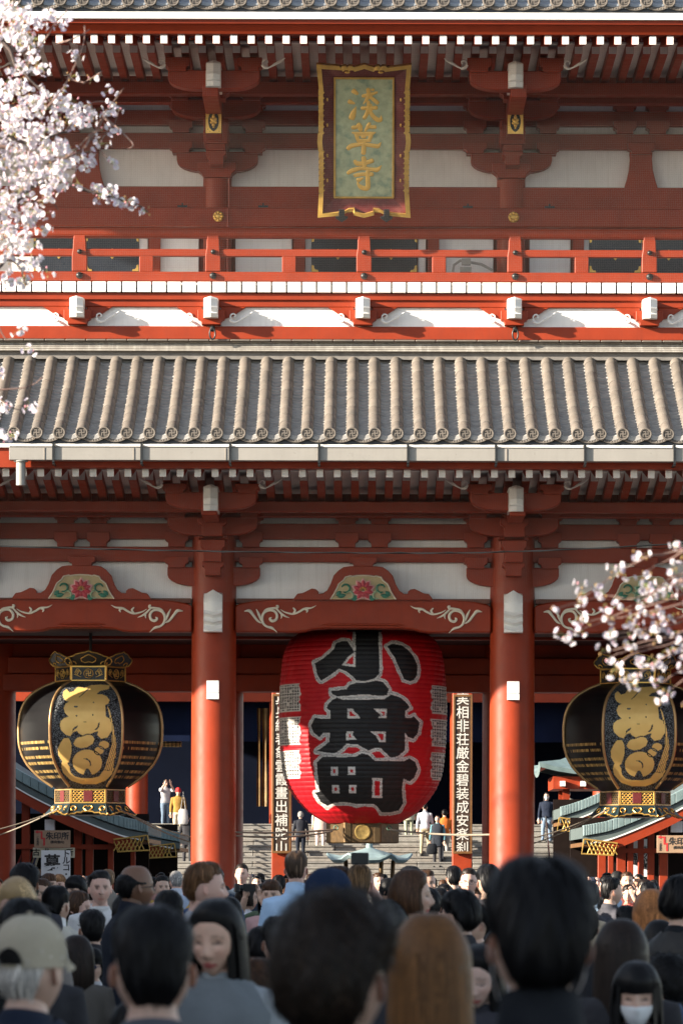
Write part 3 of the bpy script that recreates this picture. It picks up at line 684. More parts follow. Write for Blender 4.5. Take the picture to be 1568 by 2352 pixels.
# ---- the great red paper lantern
KL = .26405/S(LYC)
def LZ(y): return Z(1442.9+.26405*y, LYC)
RLN = thing('paper_lantern', 'giant red paper lantern with huge black outlined characters hanging in the gateway', 'lantern', (0, LYC, LZ(1870)))
zb0 = LZ(1870)
prof = [(-60, .38), (-40, .5), (0, .64), (40, .75), (100, .858), (200, .933), (300, .962), (500, .986), (700, 1.0), (1000, .988), (1200, .962), (1300, .934), (1400, .874), (1500, .785), (1600, .655), (1650, .55), (1700, .42)]
NRIB = 44; yy = np.linspace(-60, 1700, NRIB*8+1); rr = np.interp(yy, *zip(*prof))
for _ in range(6): rr[1:-1] = .25*rr[:-2]+.5*rr[1:-1]+.25*rr[2:]
ph = np.concatenate([np.linspace(-math.pi/2-.15, math.pi/2+.15, 380), np.linspace(math.pi/2+.22, 1.5*math.pi-.22, 36)])
rib = np.abs(np.sin(np.arange(len(yy))/8*math.pi))**.6
sag = 1+.0035*np.sin(ph[None, :]*37+yy[:, None]*.01)*np.sin(yy[:, None]*.02+ph[None, :]*9)
Rg = (rr*733*KL)[:, None]*(1-.0085*(1-rib))[:, None]*sag
P = np.stack([Rg*np.sin(ph)[None, :], -Rg*np.cos(ph)[None, :], np.repeat(np.array([LZ(y)-zb0 for y in yy])[:, None], len(ph), 1)], -1)
px = 779+P[..., 0]/KL; py = np.repeat(yy[:, None], len(ph), 1); front = (np.cos(ph) > -.1)[None, :]*np.ones_like(px) > 0
GLY = [[(715, 40), (910, 40), (915, 250), (918, 430), (880, 470), (790, 495), (720, 485), (690, 450), (640, 410), (575, 385), (500, 440), (420, 487), (388, 430), (368, 335), (430, 300), (480, 262), (530, 215), (548, 165), (600, 148), (645, 148), (690, 215), (700, 238), (715, 232)],
       [(985, 190), (1030, 165), (1110, 180), (1160, 215), (1205, 262), (1247, 350), (1242, 430), (1215, 475), (1180, 490), (1130, 470), (1080, 360), (1050, 290), (1015, 240)],
       [(515, 600), (508, 572), (560, 572), (640, 562), (665, 525), (720, 508), (800, 506), (890, 488), (950, 498), (1000, 560), (985, 610), (940, 620), (800, 605), (640, 617), (560, 622)],
       [(480, 690), (520, 650), (560, 632), (600, 650), (800, 652), (960, 645), (1020, 605), (1100, 630), (1160, 680), (1178, 712), (1140, 745), (1140, 805), (1185, 805), (1215, 785), (1265, 840), (1250, 930), (1210, 980), (1165, 965), (1140, 930), (1140, 1080), (1080, 1130), (1020, 1145), (970, 1100), (930, 1062), (880, 1062), (830, 1085), (780, 1060), (740, 1035), (640, 1028), (600, 1070), (540, 1110), (470, 1100), (385, 1085), (430, 1060), (490, 1010), (500, 930), (440, 935), (410, 970), (360, 930), (335, 870), (370, 800), (420, 812), (500, 815), (500, 745), (470, 720)],
       [(385, 1185), (440, 1135), (600, 1142), (720, 1137), (770, 1108), (830, 1122), (880, 1172), (1130, 1172), (1180, 1147), (1230, 1180), (1250, 1240), (1220, 1310), (1180, 1345), (1130, 1320), (1115, 1400), (1125, 1530), (1090, 1590), (1010, 1610), (940, 1605), (905, 1560), (870, 1535), (730, 1538), (620, 1520), (530, 1530), (480, 1555), (420, 1520), (372, 1440), (408, 1430), (390, 1250)]]
def rc(x0, y0, x1, y1): return [(x0, y0), (x1, y0), (x1, y1), (x0, y1)]
HOL = [[(716, 238), (690, 255), (650, 285), (598, 355), (716, 375)], [(648, 730), (700, 730), (705, 755), (740, 780), (755, 812), (648, 812)], [(870, 730), (982, 730), (982, 810), (910, 810), (930, 780)],
       [(640, 922), (700, 922), (692, 950), (725, 990), (635, 998)], [(835, 920), (975, 922), (973, 1015), (920, 1012), (890, 960)],
       rc(508, 1222, 568, 1298), rc(652, 1225, 716, 1295), rc(518, 1378, 580, 1448), rc(662, 1378, 724, 1448), rc(860, 1320, 946, 1488)]
wob = 5*np.sin(px*.05+py*.03)+4*np.sin(py*.07-px*.02)
ink = np.zeros(px.shape, bool); dist = np.full(px.shape, 1e9); dh = np.full(px.shape, 1e9)
for q in GLY: ink |= pip(px, py, q); dist = np.minimum(dist, pdist(px, py, q))
hole = np.zeros(px.shape, bool)
for q in HOL: hole |= pip(px, py, q); dh = np.minimum(dh, pdist(px, py, q))
ink &= ~hole
C = np.zeros(P.shape); C[:] = (.44, .005, .011)
edge = (~ink) & (((dist < 28+wob*.6) & ~hole) | (hole & (dh < 21))) & front
spk = (rng.random(px.shape) < .12)
C[edge] = (.56, .54, .51); C[edge & spk] = (.16, .15, .15)
ey = edge & (np.abs(dist-16) < 2.5); C[ey] = (.30, .29, .28)
C[ink & front] = (.010, .0105, .012); C[(py < 62) & front & (px > 640) & (px < 940)] = (.02, .02, .022)
for (x0, x1, ys_) in ((58, 240, ((500, 745), (785, 1030), (1075, 1318))), (1368, 1512, ((510, 758), (800, 1040), (1085, 1330)))):
    for y0, y1 in ys_:
        jag = 7*np.sin(py*.05+y0)+4*np.sin(py*.13)
        p = (px > x0+jag*(x0 > 700)) & (px < x1+jag*(x0 < 700)) & (py > y0) & (py < y1) & front
        C[p] = (.52, .50, .47)
        cxx = ((px-x0)/22).astype(int); cyy = ((py-y0)/27).astype(int); u = ((px-x0)/22) % 1; v = ((py-y0)/27) % 1
        hsh = np.abs(np.sin(cxx*127.1+cyy*311.7+y0)*43758.5) % 1
        st = (np.abs(u-.5) < .11) | (np.abs(v-.25) < .09) | ((hsh > .3) & (np.abs(v-.55) < .08)) | ((hsh > .55) & (np.abs(v-.8) < .08)) | ((hsh < .5) & (np.abs(u-.2) < .09))
        C[p & st & (hsh > .1) & (u > .08) & (u < .92) & (v > .1) & (v < .9) & (py > y0+14) & (py < y1-14) & (px > x0+8) & (px < x1-8)] = (.05, .048, .05)
lm = mat('lantern_paper', (.5, .01, .02), .55, var=.13, scale=3.5, bump=.12, bscale=22, attr='print', spec=.3)
fast_grid('paper_body', P, lm, RLN, {'print': C})
# metal collar below with gilt boss
BRZ = mat('aged_bronze', (.10, .06, .024), .5, .6, var=.35, scale=14, bump=.25, bscale=60, dirt=(.07, .05, .03))
m = MB(); Rc = 318*KL
m.lathe([(Rc*.93, LZ(1872)-zb0), (Rc, LZ(1868)-zb0), (Rc, LZ(1690)-zb0), (Rc*.9, LZ(1685)-zb0)], 6, ph=0)
col = m.build('metal_collar', BRZ, RLN, bevel=.012)
ap = Rc*math.cos(math.pi/6)
m = MB(); m.lathe_y([(.02, -.016), (.10, -.014), (.112, -.02), (.126, -.016), (.132, 0)], 32, (0, -ap, LZ(1775)-zb0)); m.build('gilt_boss', mat('worn_gilt', (.26, .18, .055), .5, .4, var=.4, scale=16, bump=.3, bscale=50), col, 50)
for sx in (-1, 1):
    m = MB(); m.box(sx*Rc*.40-.05, sx*Rc*.40+.05, -ap-.012, -ap+.02, LZ(1866)-zb0, LZ(1692)-zb0); m.build('collar_strap', mat('dark_bronze', (.07, .045, .02), .5, .6, bump=.3, bscale=70), col, bevel=.004)
    m = MB(); m.tube([(sx*.44+.035*math.cos(a), -ap-.03, LZ(1740)-zb0+.035*math.sin(a)) for a in np.linspace(0, 6.28, 14)], .012, 6); m.build('ring', mat('verdigris', (.07, .13, .09), .6), col, 60)
m = MB(); m.lathe([(.5, 0), (.58, .12), (.58, .35), (.35, .5), (.05, .55)], 24, (0, 0, LZ(-62)-zb0)); m.build('metal_cap', BRZ, RLN, 50)
MB().tube([(0, 0, LZ(-62)-zb0+.5), (0, 0, Z(1440, 0)-zb0)], .03, 8).build('hanger', BLK, RLN)
ROPE = mat('straw_rope', (.22, .19, .15), .9, var=.2, scale=30, bump=.4, bscale=120)
def rope(p0, p1, sag_, r, name, label, cat, grp=None, n=16):
    pts = [tuple(np.array(p0)*(1-t)+np.array(p1)*t-np.array([0, 0, sag_*4*t*(1-t)])) for t in np.linspace(0, 1, n+1)]
    o = MB().tube(pts, r, 8).build(name, ROPE, None, 60); return tag(o, label, cat, grp)
zr = LZ(1755)
rope((.46, LYC-ap-.04, zr), (PX-.35, .1, Z(1916, 0)), .035, .017, 'rope', 'rope tying the red lantern collar to the pillar on its right side', 'rope')
rope((-.46, LYC-ap-.04, zr), (-PX+.35, .1, Z(1912, 0)), .03, .015, 'rope', 'upper of two ropes tying the red lantern to the left pillar', 'rope')
rope((-.50, LYC-ap-.04, zr-.03), (-PX+.35, .1, Z(1920, 0)), .06, .015, 'rope', 'lower of two ropes tying the red lantern to the left pillar', 'rope')

# ---- hexagonal copper lanterns
KC = .2355/S(LYC)
def CZ(y): return -(y-1740)*KC
bp = [(395, 335), (410, 375), (440, 450), (500, 553), (560, 612), (620, 648), (700, 676), (800, 689), (900, 690), (1000, 684), (1100, 658), (1200, 604), (1300, 512), (1360, 440), (1400, 375), (1435, 335)]
yy = np.concatenate([np.linspace(395, 440, 14)[:-1], np.linspace(440, 1435, 190)]); rr = np.interp(yy, *zip(*bp))
for _ in range(10): rr[1:-1] = .25*rr[:-2]+.5*rr[1:-1]+.25*rr[2:]
cols = []
for f_, n_ in ((0, 130), (1, 60), (2, 6), (3, 6), (4, 6), (5, 60)):
    a0 = -120+60*f_
    for q in np.linspace(0, 1, n_, False): cols.append((a0, q))
Dx = np.array([[math.cos(R(a))*(1-q)+math.cos(R(a+60))*q, math.sin(R(a))*(1-q)+math.sin(R(a+60))*q] for a, q in cols])
blg = np.array([1+.05*math.sin(math.pi*q) for a, q in cols]); Dx = Dx*blg[:, None]
P = np.stack([rr[:, None]*KC*Dx[None, :, 0], rr[:, None]*KC*Dx[None, :, 1], np.repeat(np.array([CZ(y) for y in yy])[:, None], len(cols), 1)], -1)
px = 728+P[..., 0]/KC/1.014; py = np.repeat(yy[:, None], len(cols), 1)
face = np.repeat(np.array([0]*130+[1]*60+[2]*18+[5]*60)[None, :], len(yy), 0)
qf = np.repeat(np.array([q for a, q in cols])[None, :], len(yy), 0)
def ellp(cx, cy, rx, ry, n=22, a0=0): return [(cx+rx*math.cos(t), cy+ry*math.sin(t)) for t in np.linspace(0, 2*math.pi, n, False)]
GOLD = [[(530, 480), (560, 515), (600, 505), (615, 480), (640, 455), (700, 470), (760, 440), (850, 432), (940, 440), (930, 480), (850, 500), (820, 530), (870, 532), (915, 550), (945, 590), (935, 625), (905, 640), (912, 700), (912, 748), (950, 770), (972, 810), (975, 880), (930, 950), (870, 965), (835, 930), (840, 890), (800, 905), (770, 920), (700, 935), (660, 915), (640, 890), (600, 905), (580, 942), (530, 925), (490, 885), (478, 840), (485, 795), (520, 765), (562, 752), (525, 715), (512, 670), (530, 625), (562, 608), (520, 590), (500, 550), (503, 505)],
        [(600, 1015), (620, 970), (640, 950), (700, 937), (740, 920), (790, 928), (812, 968), (795, 1015), (740, 1050), (680, 1062), (625, 1045)],
        [(480, 1010), (515, 960), (560, 955), (580, 990), (590, 1030), (587, 1100), (565, 1180), (545, 1200), (562, 1225), (572, 1285), (615, 1325), (680, 1340), (760, 1340), (840, 1322), (888, 1262), (945, 1272), (988, 1240), (960, 1305), (900, 1360), (800, 1397), (680, 1397), (570, 1362), (500, 1290), (483, 1230), (497, 1180), (462, 1120), (460, 1060)],
        ellp(735, 1190, 145, 127, 28), ellp(897, 1022, 53, 42), ellp(850, 1077, 48, 41),
        [(922, 640), (950, 690), (980, 820), (1012, 1000), (1004, 1130), (968, 1270), (888, 1258), (940, 1130), (972, 1000), (968, 850), (945, 730)]]
DARK = [ellp(628, 655, 20, 9), ellp(795, 614, 9, 6), ellp(636, 744, 9, 7), ellp(790, 734, 8, 7), ellp(716, 802, 16, 4), [(856, 806), (852, 850), (826, 880), (805, 878), (835, 850), (842, 815)], [(650, 838), (640, 862), (612, 878), (596, 905), (600, 870), (622, 850)],
        [(695, 1155), (730, 1150), (765, 1175), (772, 1210), (755, 1235), (762, 1205), (750, 1178), (725, 1162)], [(650, 1318), (690, 1310), (720, 1250), (745, 1250), (775, 1305), (700, 1335)], [(645, 572), (700, 510), (752, 455), (740, 485), (690, 540)], [(590, 1215), (612, 1250), (606, 1290), (580, 1250)]]
gm = np.zeros(px.shape); dk = np.zeros(px.shape, bool)
for q in GOLD: gm[pip(px, py, q)] = 1
gap_ = np.zeros(px.shape, bool)
gap_ |= (pdist(px, py, GOLD[3]) < 5) | (pdist(px, py, GOLD[1]) < 5) | (pdist(px, py, GOLD[4]) < 5) | (pdist(px, py, GOLD[5]) < 5)
tail = pip(px, py, GOLD[6]); u = (px-(888+(972-888)*np.clip((1258-py)/260, 0, 1)))/90
dk |= tail & (py > 760) & ((np.sin(u*34) > .55))
for q in DARK: dk |= pip(px, py, q)
gm[dk | gap_] = 0; gm[face != 0] = 0
peb = ((face == 0) & (gm == 0)).astype(float)
txt = np.zeros(px.shape)
for y0 in (978, 1038, 1122, 1180, 1258, 1312):
    r_ = (np.abs(py-y0-14) < 13); h_ = np.abs(np.sin(np.floor(qf*26)*12.9898+y0)*43758.5) % 1
    txt[r_ & ((qf*26) % 1 < .62) & (h_ > .12) & (np.abs(qf-.5) < .46) & ((face == 1) | (face == 5))] = .5
A = np.stack([np.maximum(gm, txt), peb, txt], -1)
def lantern_black():
    m = bpy.data.materials.new('black_lacquer_print'); m.use_nodes = True; t = m.node_tree; n = t.nodes; L = t.links; b = n['Principled BSDF']
    at = n.new('ShaderNodeAttribute'); at.attribute_name = 'print'; sp = n.new('ShaderNodeSeparateColor'); L.new(at.outputs['Color'], sp.inputs[0])
    geo = n.new('ShaderNodeTexCoord'); vo = n.new('ShaderNodeTexVoronoi'); vo.feature = 'DISTANCE_TO_EDGE'; vo.inputs['Scale'].default_value = 26; L.new(geo.outputs['Object'], vo.inputs['Vector'])
    mr = n.new('ShaderNodeMapRange'); mr.inputs[1].default_value = .08; mr.inputs[2].default_value = .14; L.new(vo.outputs['Distance'], mr.inputs[0])
    mu = n.new('ShaderNodeMath'); mu.operation = 'MULTIPLY'; L.new(mr.outputs[0], mu.inputs[0]); L.new(sp.outputs[1], mu.inputs[1])
    m1 = n.new('ShaderNodeMix'); m1.data_type = 'RGBA'; m1.inputs[6].default_value = (.008, .008, .009, 1); m1.inputs[7].default_value = (.11, .12, .13, 1); L.new(mu.outputs[0], m1.inputs[0])
    no = n.new('ShaderNodeTexNoise'); no.inputs['Scale'].default_value = 5; no.inputs['Detail'].default_value = 6; L.new(geo.outputs['Object'], no.inputs['Vector'])
    mg = n.new('ShaderNodeMix'); mg.data_type = 'RGBA'; mg.inputs[6].default_value = (.72, .44, .13, 1); mg.inputs[7].default_value = (.90, .62, .22, 1); L.new(no.outputs[0], mg.inputs[0])
    m2 = n.new('ShaderNodeMix'); m2.data_type = 'RGBA'; L.new(sp.outputs[0], m2.inputs[0]); L.new(m1.outputs[2], m2.inputs[6]); L.new(mg.outputs[2], m2.inputs[7])
    L.new(m2.outputs[2], b.inputs['Base Color'])
    mm = n.new('ShaderNodeMath'); mm.operation = 'MULTIPLY'; mm.inputs[1].default_value = .25; L.new(sp.outputs[0], mm.inputs[0]); L.new(mm.outputs[0], b.inputs['Metallic'])
    b.inputs['Roughness'].default_value = .33; b.inputs['Specular IOR Level'].default_value = .22
    bu = n.new('ShaderNodeBump'); bu.inputs['Strength'].default_value = .35; bu.inputs['Distance'].default_value = .01; L.new(mu.outputs[0], bu.inputs['Height']); L.new(bu.outputs[0], b.inputs['Normal'])
    return m
LQB = mat('black_lacquer', (.010, .011, .013), .35, var=.2, scale=6, bump=.05); LQT = mat('teal_lacquer', (.014, .028, .034), .32, var=.2, scale=6)
REDS = mat('seal_red', (.11, .010, .010), .5)
RIM = mat('rim_bronze', (.40, .25, .11), .4, .5, var=.2, scale=8)
body_mat = lantern_black()
def copper_lantern(loc, label, tpl=None):
    T = thing('metal_lantern', label, 'lantern', loc, 0, None)
    if tpl:
        for c in tpl.children:
            o = c.copy(); COL.objects.link(o); o.parent = T
            for d in c.children: e = d.copy(); COL.objects.link(e); e.parent = o
        return T
    bd = fast_grid('lantern_body', P, body_mat, T, {'print': A})
    for k in range(6):
        a = R(-120+60*k); m = MB()
        m.tube([(r*KC*math.cos(a)*1.012, r*KC*math.sin(a)*1.012, CZ(y)) for y, r in zip(yy[::6], rr[::6])], .026, 8, sq=.8); m.build('rim', RIM, bd, 60)
    MB().lathe([(.46, CZ(396)), (.5, CZ(385)), (.1, CZ(370))], 6).build('lantern_top', LQB, T)
    def hexband(y0, y1, Rr, name, mt):
        m = MB(); m.lathe([(Rr*.98, CZ(y1)), (Rr, CZ(y1)), (Rr, CZ(y0)), (Rr*.98, CZ(y0))], 6, m=0); return m.build(name, mt, T)
    up_ = hexband(250, 398, 340*KC, 'upper_collar', LQB); lo_ = hexband(1438, 1580, 338*KC, 'lower_collar', LQT)
    apo = 340*KC*math.cos(math.pi/6); hw = 170*KC
    for k in range(6):
        rz = R(60*k)
        if k in (2, 3, 4): continue
        def put(me, nm, par, z, d=0.): return ob(nm, me, par, (math.sin(rz)*(apo+d), -math.cos(rz)*(apo+d), z), (0, 0, rz))
        h = (398-250)*KC/2; m = MB()
        for x0, x1, z0, z1 in ((-hw, hw, h-.022, h), (-hw, hw, -h, -h+.022), (-hw, -hw+.022, -h+.022, h-.022), (hw-.022, hw, -h+.022, h-.022)): m.box(x0, x1, -.014, .01, z0, z1)
        put(m.mesh('gilt_frame', GLD, bevel=.003), 'gilt_frame', up_, CZ(322))
        m = MB(); m.tube([(.076*math.cos(t), -.012, .076*math.sin(t)) for t in np.linspace(0, 6.283, 25)], .008, 6)
        for s in (-1, 1):
            for cxx, czz, r in ((.155, .012, .034), (.195, .02, .028), (.18, .045, .03)): m.tube([(s*(cxx+r*math.cos(t)), -.012, czz+r*math.sin(t)) for t in np.linspace(-1, 4.2, 12)], .006, 5)
            for q in range(3): m.tube([(s*(.12+.03*q), -.012, -.06+.012*q), (s*(.16+.03*q), -.012, -.045+.012*q), (s*(.20+.02*q), -.012, -.012)], .005, 5)
        put(m.mesh('gilt_cloud', GPT, 60), 'gilt_cloud', up_, CZ(322))
        me = text_mesh('卍', .105, .004, .006); me.materials.append(GPT); put(me, 'temple_mark', up_, CZ(320)-.008, .008)
        # lower collar lattice
        h = 141*KC/2; m = MB()
        for x0, x1, z0, z1 in ((-hw, hw, h-.022, h), (-hw, hw, -h, -h+.022), (-hw, -hw+.022, -h+.022, h-.022), (hw-.022, hw, -h+.022, h-.022)): m.box(x0, x1, -.014, .01, z0, z1)
        put(m.mesh('gilt_frame', GLD if k == 0 else RIM, bevel=.003), 'gilt_frame', lo_, CZ(1509))
        m = MB()
        for r in range(6):
            for q in range(9):
                cx_, cz_ = -hw+.05+q*.061+(.03 if r % 2 else 0), -h+.035+r*.032
                if abs(cx_) < hw-.03: m.tube([(cx_+.031*math.cos(t), -.008+.002*(q % 2), cz_+.017*math.sin(t)) for t in np.linspace(0, 6.283, 9)], .0055, 4)
        put(m.mesh('gilt_lattice', GPT if k == 0 else mat('dull_bronze', (.16, .10, .04), .5, .5, var=.2), 60), 'gilt_lattice', lo_, CZ(1509))
        m = MB()
        m.box(-.074, .074, -.02, .005, -h+.03, h-.03)
        put(m.mesh('red_seal', REDS, bevel=.004), 'red_seal', lo_, CZ(1509))
        # crown plates
        cp = [(505, 190), (512, 165), (540, 145), (590, 130), (612, 112), (660, 95), (700, 88), (735, 72), (770, 88), (815, 96), (850, 112), (885, 132), (935, 148), (955, 168), (960, 195), (945, 225), (900, 238), (735, 248), (570, 238), (525, 225)]
        poly = [((a-733)*KC, -(b-248)*KC) for a, b in cp]
        me = MB().prism(poly, -.012, .012).mesh('crown_plate', LQB)
        o = put(me, 'crown_plate', T, CZ(248), -.02); o.rotation_euler = (R(34), 0, rz)
        m = MB(); m.tube([(a, -.016, b) for a, b in poly]+[(poly[0][0], -.016, poly[0][1])], .011, 6)
        m.tube([((a-733)*KC, -.016, -(b-248)*KC) for a, b in ((735, 195), (700, 205), (668, 190), (660, 160), (690, 140), (712, 125), (735, 115), (760, 125), (785, 140), (808, 160), (800, 190), (770, 205), (735, 195))], .010, 6)
        for s in (-1, 1): m.tube([(s*(.255+.05*math.cos(t)), -.016, .055+.04*math.sin(t)) for t in np.linspace(-2, 3.4, 12)], .010, 6)
        me = m.mesh('gilt_edge', GPT, 60); e = ob('gilt_edge', me, o)
        # flared foot
        t0, t1, zz0, zz1 = 190*KC, 258*KC, 0, -.245
        sc_ = [(-1, -.9), (-.86, -1.0), (-.7, -.98), (-.62, -.90), (-.5, -.92), (-.42, -.80), (-.25, -.82), (-.18, -.72), (0, -.70)]
        bot = [(a*t1, b*.245) for a, b in sc_]; bot = bot+[(-a, b) for a, b in bot[::-1]][1:]
        poly = [(t0*.93, 0), (-t0*.93, 0)]+bot
        o = put(MB().prism(poly, -.01, .012).mesh('foot_plate', LQT), 'foot_plate', T, CZ(1582), .0); o.rotation_euler = (R(-34), 0, rz)
        m = MB(); m.tube([(a, -.012, b+.01) for a, b in bot], .013, 6)
        for cx_, r in ((-.24, .045), (0, .0), (.24, .045)):
            if r: m.tube([(cx_+r*math.cos(t), -.012, -.105+r*math.sin(t)) for t in np.linspace(-1.2, 4.4, 14)], .013, 6)
            else: m.tube([(a_, -.012, b_) for a_, b_ in ((-.02, -.16), (-.075, -.10), (-.06, -.06), (-.02, -.05), (0, -.07), (.02, -.05), (.06, -.06), (.075, -.10), (.02, -.16))], .013, 6)
        ob('gilt_edge', m.mesh('gilt_edge', GLD, 60), o)
    MB().lathe([(.30, CZ(1585)), (.52, CZ(1600)), (.60, CZ(1690)), (.2, CZ(1700))], 6).build('lantern_base', LQB, T)
    MB().tube([(0, 0, CZ(380)), (0, 0, CZ(380)+.8)], .025, 8).build('hanger', BLK, T)
    return T
zc = Z((2340+1740*.3827)/1.594, LYC)
CL = copper_lantern((X(207, LYC), LYC, zc), 'black and gold hexagonal lantern clear of blossom, between red lantern and stall roof with books')
copper_lantern((X(1457, LYC), LYC, zc-.01), 'black and gold hexagonal lantern partly veiled by cherry blossom', CL)
for cxx, sd_ in ((X(207, LYC), 'unobstructed'), (X(1457, LYC), 'blossom-veiled')):
    for s in (-1, 1):
        for q in range(2):
            rope((cxx+s*.52, LYC-.35*q, zc+.18), (cxx+s*(2.3 if s*cxx > 0 else 1.95), 1.2+q*1.8, zc-.32-.12*q), .07, .011, 'rope', '%s thin rope bracing the %s hexagonal lantern on its %s side' % ('steeper' if q else 'flatter', sd_, 'outer' if s*cxx > 0 else 'inner'), 'rope', 'ropes of the hexagonal lanterns', 10)

# ---- name plaque
YPQ = -2.55; KP = 400/1517/1.594/S(YPQ)
def QX(x): return (x-733)*KP
def QZ(y): return -(y-2230)*KP
PLQ = thing('name_plaque', 'tall temple name plaque with wavy gold frame and three gold characters', 'plaque', (X(836-5, YPQ), -1.25, Z((200+2230*.26368)/1.594, -1.25)))
PLQ.rotation_euler = (R(23), 0, 0); PLQ.scale = (1.012, 1, 1.03)
PRED = mat('plaque_red', (.11, .011, .011), .5, var=.3, scale=7, bump=.1, dirt=(.22, .06, .05))
PGRN = mat('plaque_green', (.40, .44, .28), .6, var=.22, scale=9, bump=.15, bscale=40, dirt=(.12, .22, .17))
frame_out = [(75, 130), (390, 150), (410, 175), (430, 150), (480, 148), (500, 172), (520, 148), (570, 150), (585, 170), (735, 128), (880, 170), (895, 150), (945, 148), (960, 172), (980, 148), (1035, 150), (1050, 172), (1385, 130)]
right = [(1360, 460), (1345, 475)]
y = 480
for i, hgt in enumerate((75, 85, 95, 75, 85, 75, 90)): right += [(1366, y+12), (1366, y+hgt-14), (1346, y+hgt)]; y += hgt
right += [(1372, y+20), (1382, 1195), (1368, 1320), (1345, 1335)]
y = 1335
for i, hgt in enumerate((95, 75, 70, 80, 85, 90, 75)): right += [(1362, y+12), (1362, y+hgt-14), (1342, y+hgt)]; y += hgt
right += [(1362, 1915), (1385, 2245)]
left = [(1468-x+0, y_) for x, y_ in right]
bottom = [(1050, 2215), (960, 2170), (880, 2165), (875, 2210), (735, 2245), (590, 2210), (585, 2165), (500, 2170), (420, 2215), (90, 2245)]
outp = frame_out+right+bottom+left[::-1][1:]
outq = [(QX(a), QZ(b)) for a, b in outp]
m = MB()
inr = [(QX(735+(a-735)*(.895 if abs(a-735) > 300 else .9)), QZ(1190+(b-1190)*.945)) for a, b in outp]; n_ = len(outq)
m.add([(a, -.10, b) for a, b in outq]+[(a, -.115, b) for a, b in inr]+[(a, -.05, b) for a, b in inr]+[(a, .04, b) for a, b in outq],
      [(i, (i+1) % n_, n_+(i+1) % n_, n_+i) for i in range(n_)]+[(n_+i, n_+(i+1) % n_, 2*n_+(i+1) % n_, 2*n_+i) for i in range(n_)]+[(3*n_+i, 3*n_+(i+1) % n_, (i+1) % n_, i) for i in range(n_)])
m.build('wavy_frame', GPT, PLQ, 30)
m = MB(); a0, a1, b0, b1 = QX(330), QX(1135), QZ(1980), QZ(330)
oa, ob_, oc, od = QX(130), QX(1335), QZ(2180), QZ(185)
m.add([(oa, -.07, oc), (ob_, -.07, oc), (ob_, -.07, od), (oa, -.07, od), (a0, 0, b0), (a1, 0, b0), (a1, 0, b1), (a0, 0, b1)], [(0, 1, 5, 4), (1, 2, 6, 5), (2, 3, 7, 6), (3, 0, 4, 7)])
m.box(oa-.02, ob_+.02, .003, .05, oc-.02, od+.02); m.build('red_border', PRED, PLQ)
m = MB(); f0, f1, g0, g1 = QX(315), QX(1150), QZ(1990), QZ(318); t_ = .028
for x0, x1, z0_, z1_ in ((f0, f1, g1-t_, g1), (f0, f1, g0, g0+t_), (f0, f0+t_, g0+t_, g1-t_), (f1-t_, f1, g0+t_, g1-t_)): m.box(x0, x1, -.035, .01, z0_, z1_)
m.build('inner_frame', GPT, PLQ, bevel=.006)
MB().box(f0+t_, f1-t_, -.012, .002, g0+t_, g1-t_).build('green_field', PGRN, PLQ)
STR = [[((585, 505), (640, 545)), (62, 40)], [((530, 650), (600, 678)), (58, 24)], [((622, 722), (590, 800), (565, 880), (600, 840)), (8, 62, 76, 20)],
       [((715, 575), (800, 560), (912, 525)), (40, 48, 26)], [((788, 482), (795, 560), (770, 620), (722, 685)), (50, 50, 44, 10)], [((800, 575), (860, 620), (920, 670)), (38, 46, 50)], [((838, 490), (865, 490)), (32, 34)],
       [((705, 742), (800, 740), (905, 735)), (44, 44, 48)], [((795, 655), (793, 740), (770, 820), (735, 880)), (42, 46, 48, 44)], [((810, 770), (850, 840), (910, 895), (962, 900), (970, 845)), (40, 50, 56, 50, 10)], [((830, 690), (840, 780)), (26, 20)],
       [((575, 1010), (640, 1000), (700, 990)), (48, 44, 30)], [((660, 965), (690, 1045)), (58, 52)], [((750, 1050), (790, 990), (810, 950)), (30, 48, 40)], [((770, 1000), (890, 1000)), (36, 46)],
       [((570, 1078), (640, 1092), (740, 1088), (840, 1090), (892, 1075)), (20, 44, 40, 44, 14)], [((625, 1100), (655, 1195)), (52, 44)], [((835, 1100), (805, 1195)), (52, 44)], [((650, 1190), (815, 1190)), (40, 40)], [((708, 1135), (748, 1135)), (44, 44)], [((645, 1110), (820, 1110)), (30, 30)],
       [((510, 1300), (560, 1262), (700, 1238), (860, 1258), (930, 1262), (968, 1212)), (50, 56, 46, 50, 52, 8)], [((735, 1205), (730, 1300), (726, 1365)), (52, 58, 58)],
       [((605, 1470), (640, 1505), (740, 1500), (850, 1465)), (40, 56, 50, 58)], [((728, 1425), (738, 1490), (735, 1575)), (58, 62, 56)],
       [((510, 1640), (570, 1605), (700, 1572), (850, 1588), (920, 1590), (978, 1530)), (42, 56, 46, 48, 54, 8)], [((605, 1672), (720, 1655), (850, 1655)), (44, 46, 52)], [((790, 1615), (788, 1720), (788, 1835), (740, 1850), (680, 1825), (642, 1775)), (56, 58, 62, 60, 50, 20)], [((650, 1740), (720, 1710)), (56, 22)]]
m = MB()
for pts, ws in STR:
    q = spline([(QX(a), QZ(b), w_*KP*.60) for (a, b), w_ in zip(pts, ws)], 5)
    # rounded ends
    q = [(*(np.array(q[0][:2])-(np.array(q[1][:2])-np.array(q[0][:2]))/ (np.linalg.norm(np.array(q[1][:2])-np.array(q[0][:2]))+1e-9)*q[0][2]*.6), q[0][2]*.55)]+q+[(*(np.array(q[-1][:2])+(np.array(q[-1][:2])-np.array(q[-2][:2]))/(np.linalg.norm(np.array(q[-1][:2])-np.array(q[-2][:2]))+1e-9)*q[-1][2]*.6), q[-1][2]*.55)]
    m.tube([(a, -.013, b) for a, b, _ in q], [c for *_, c in q], 10, sq=.35)
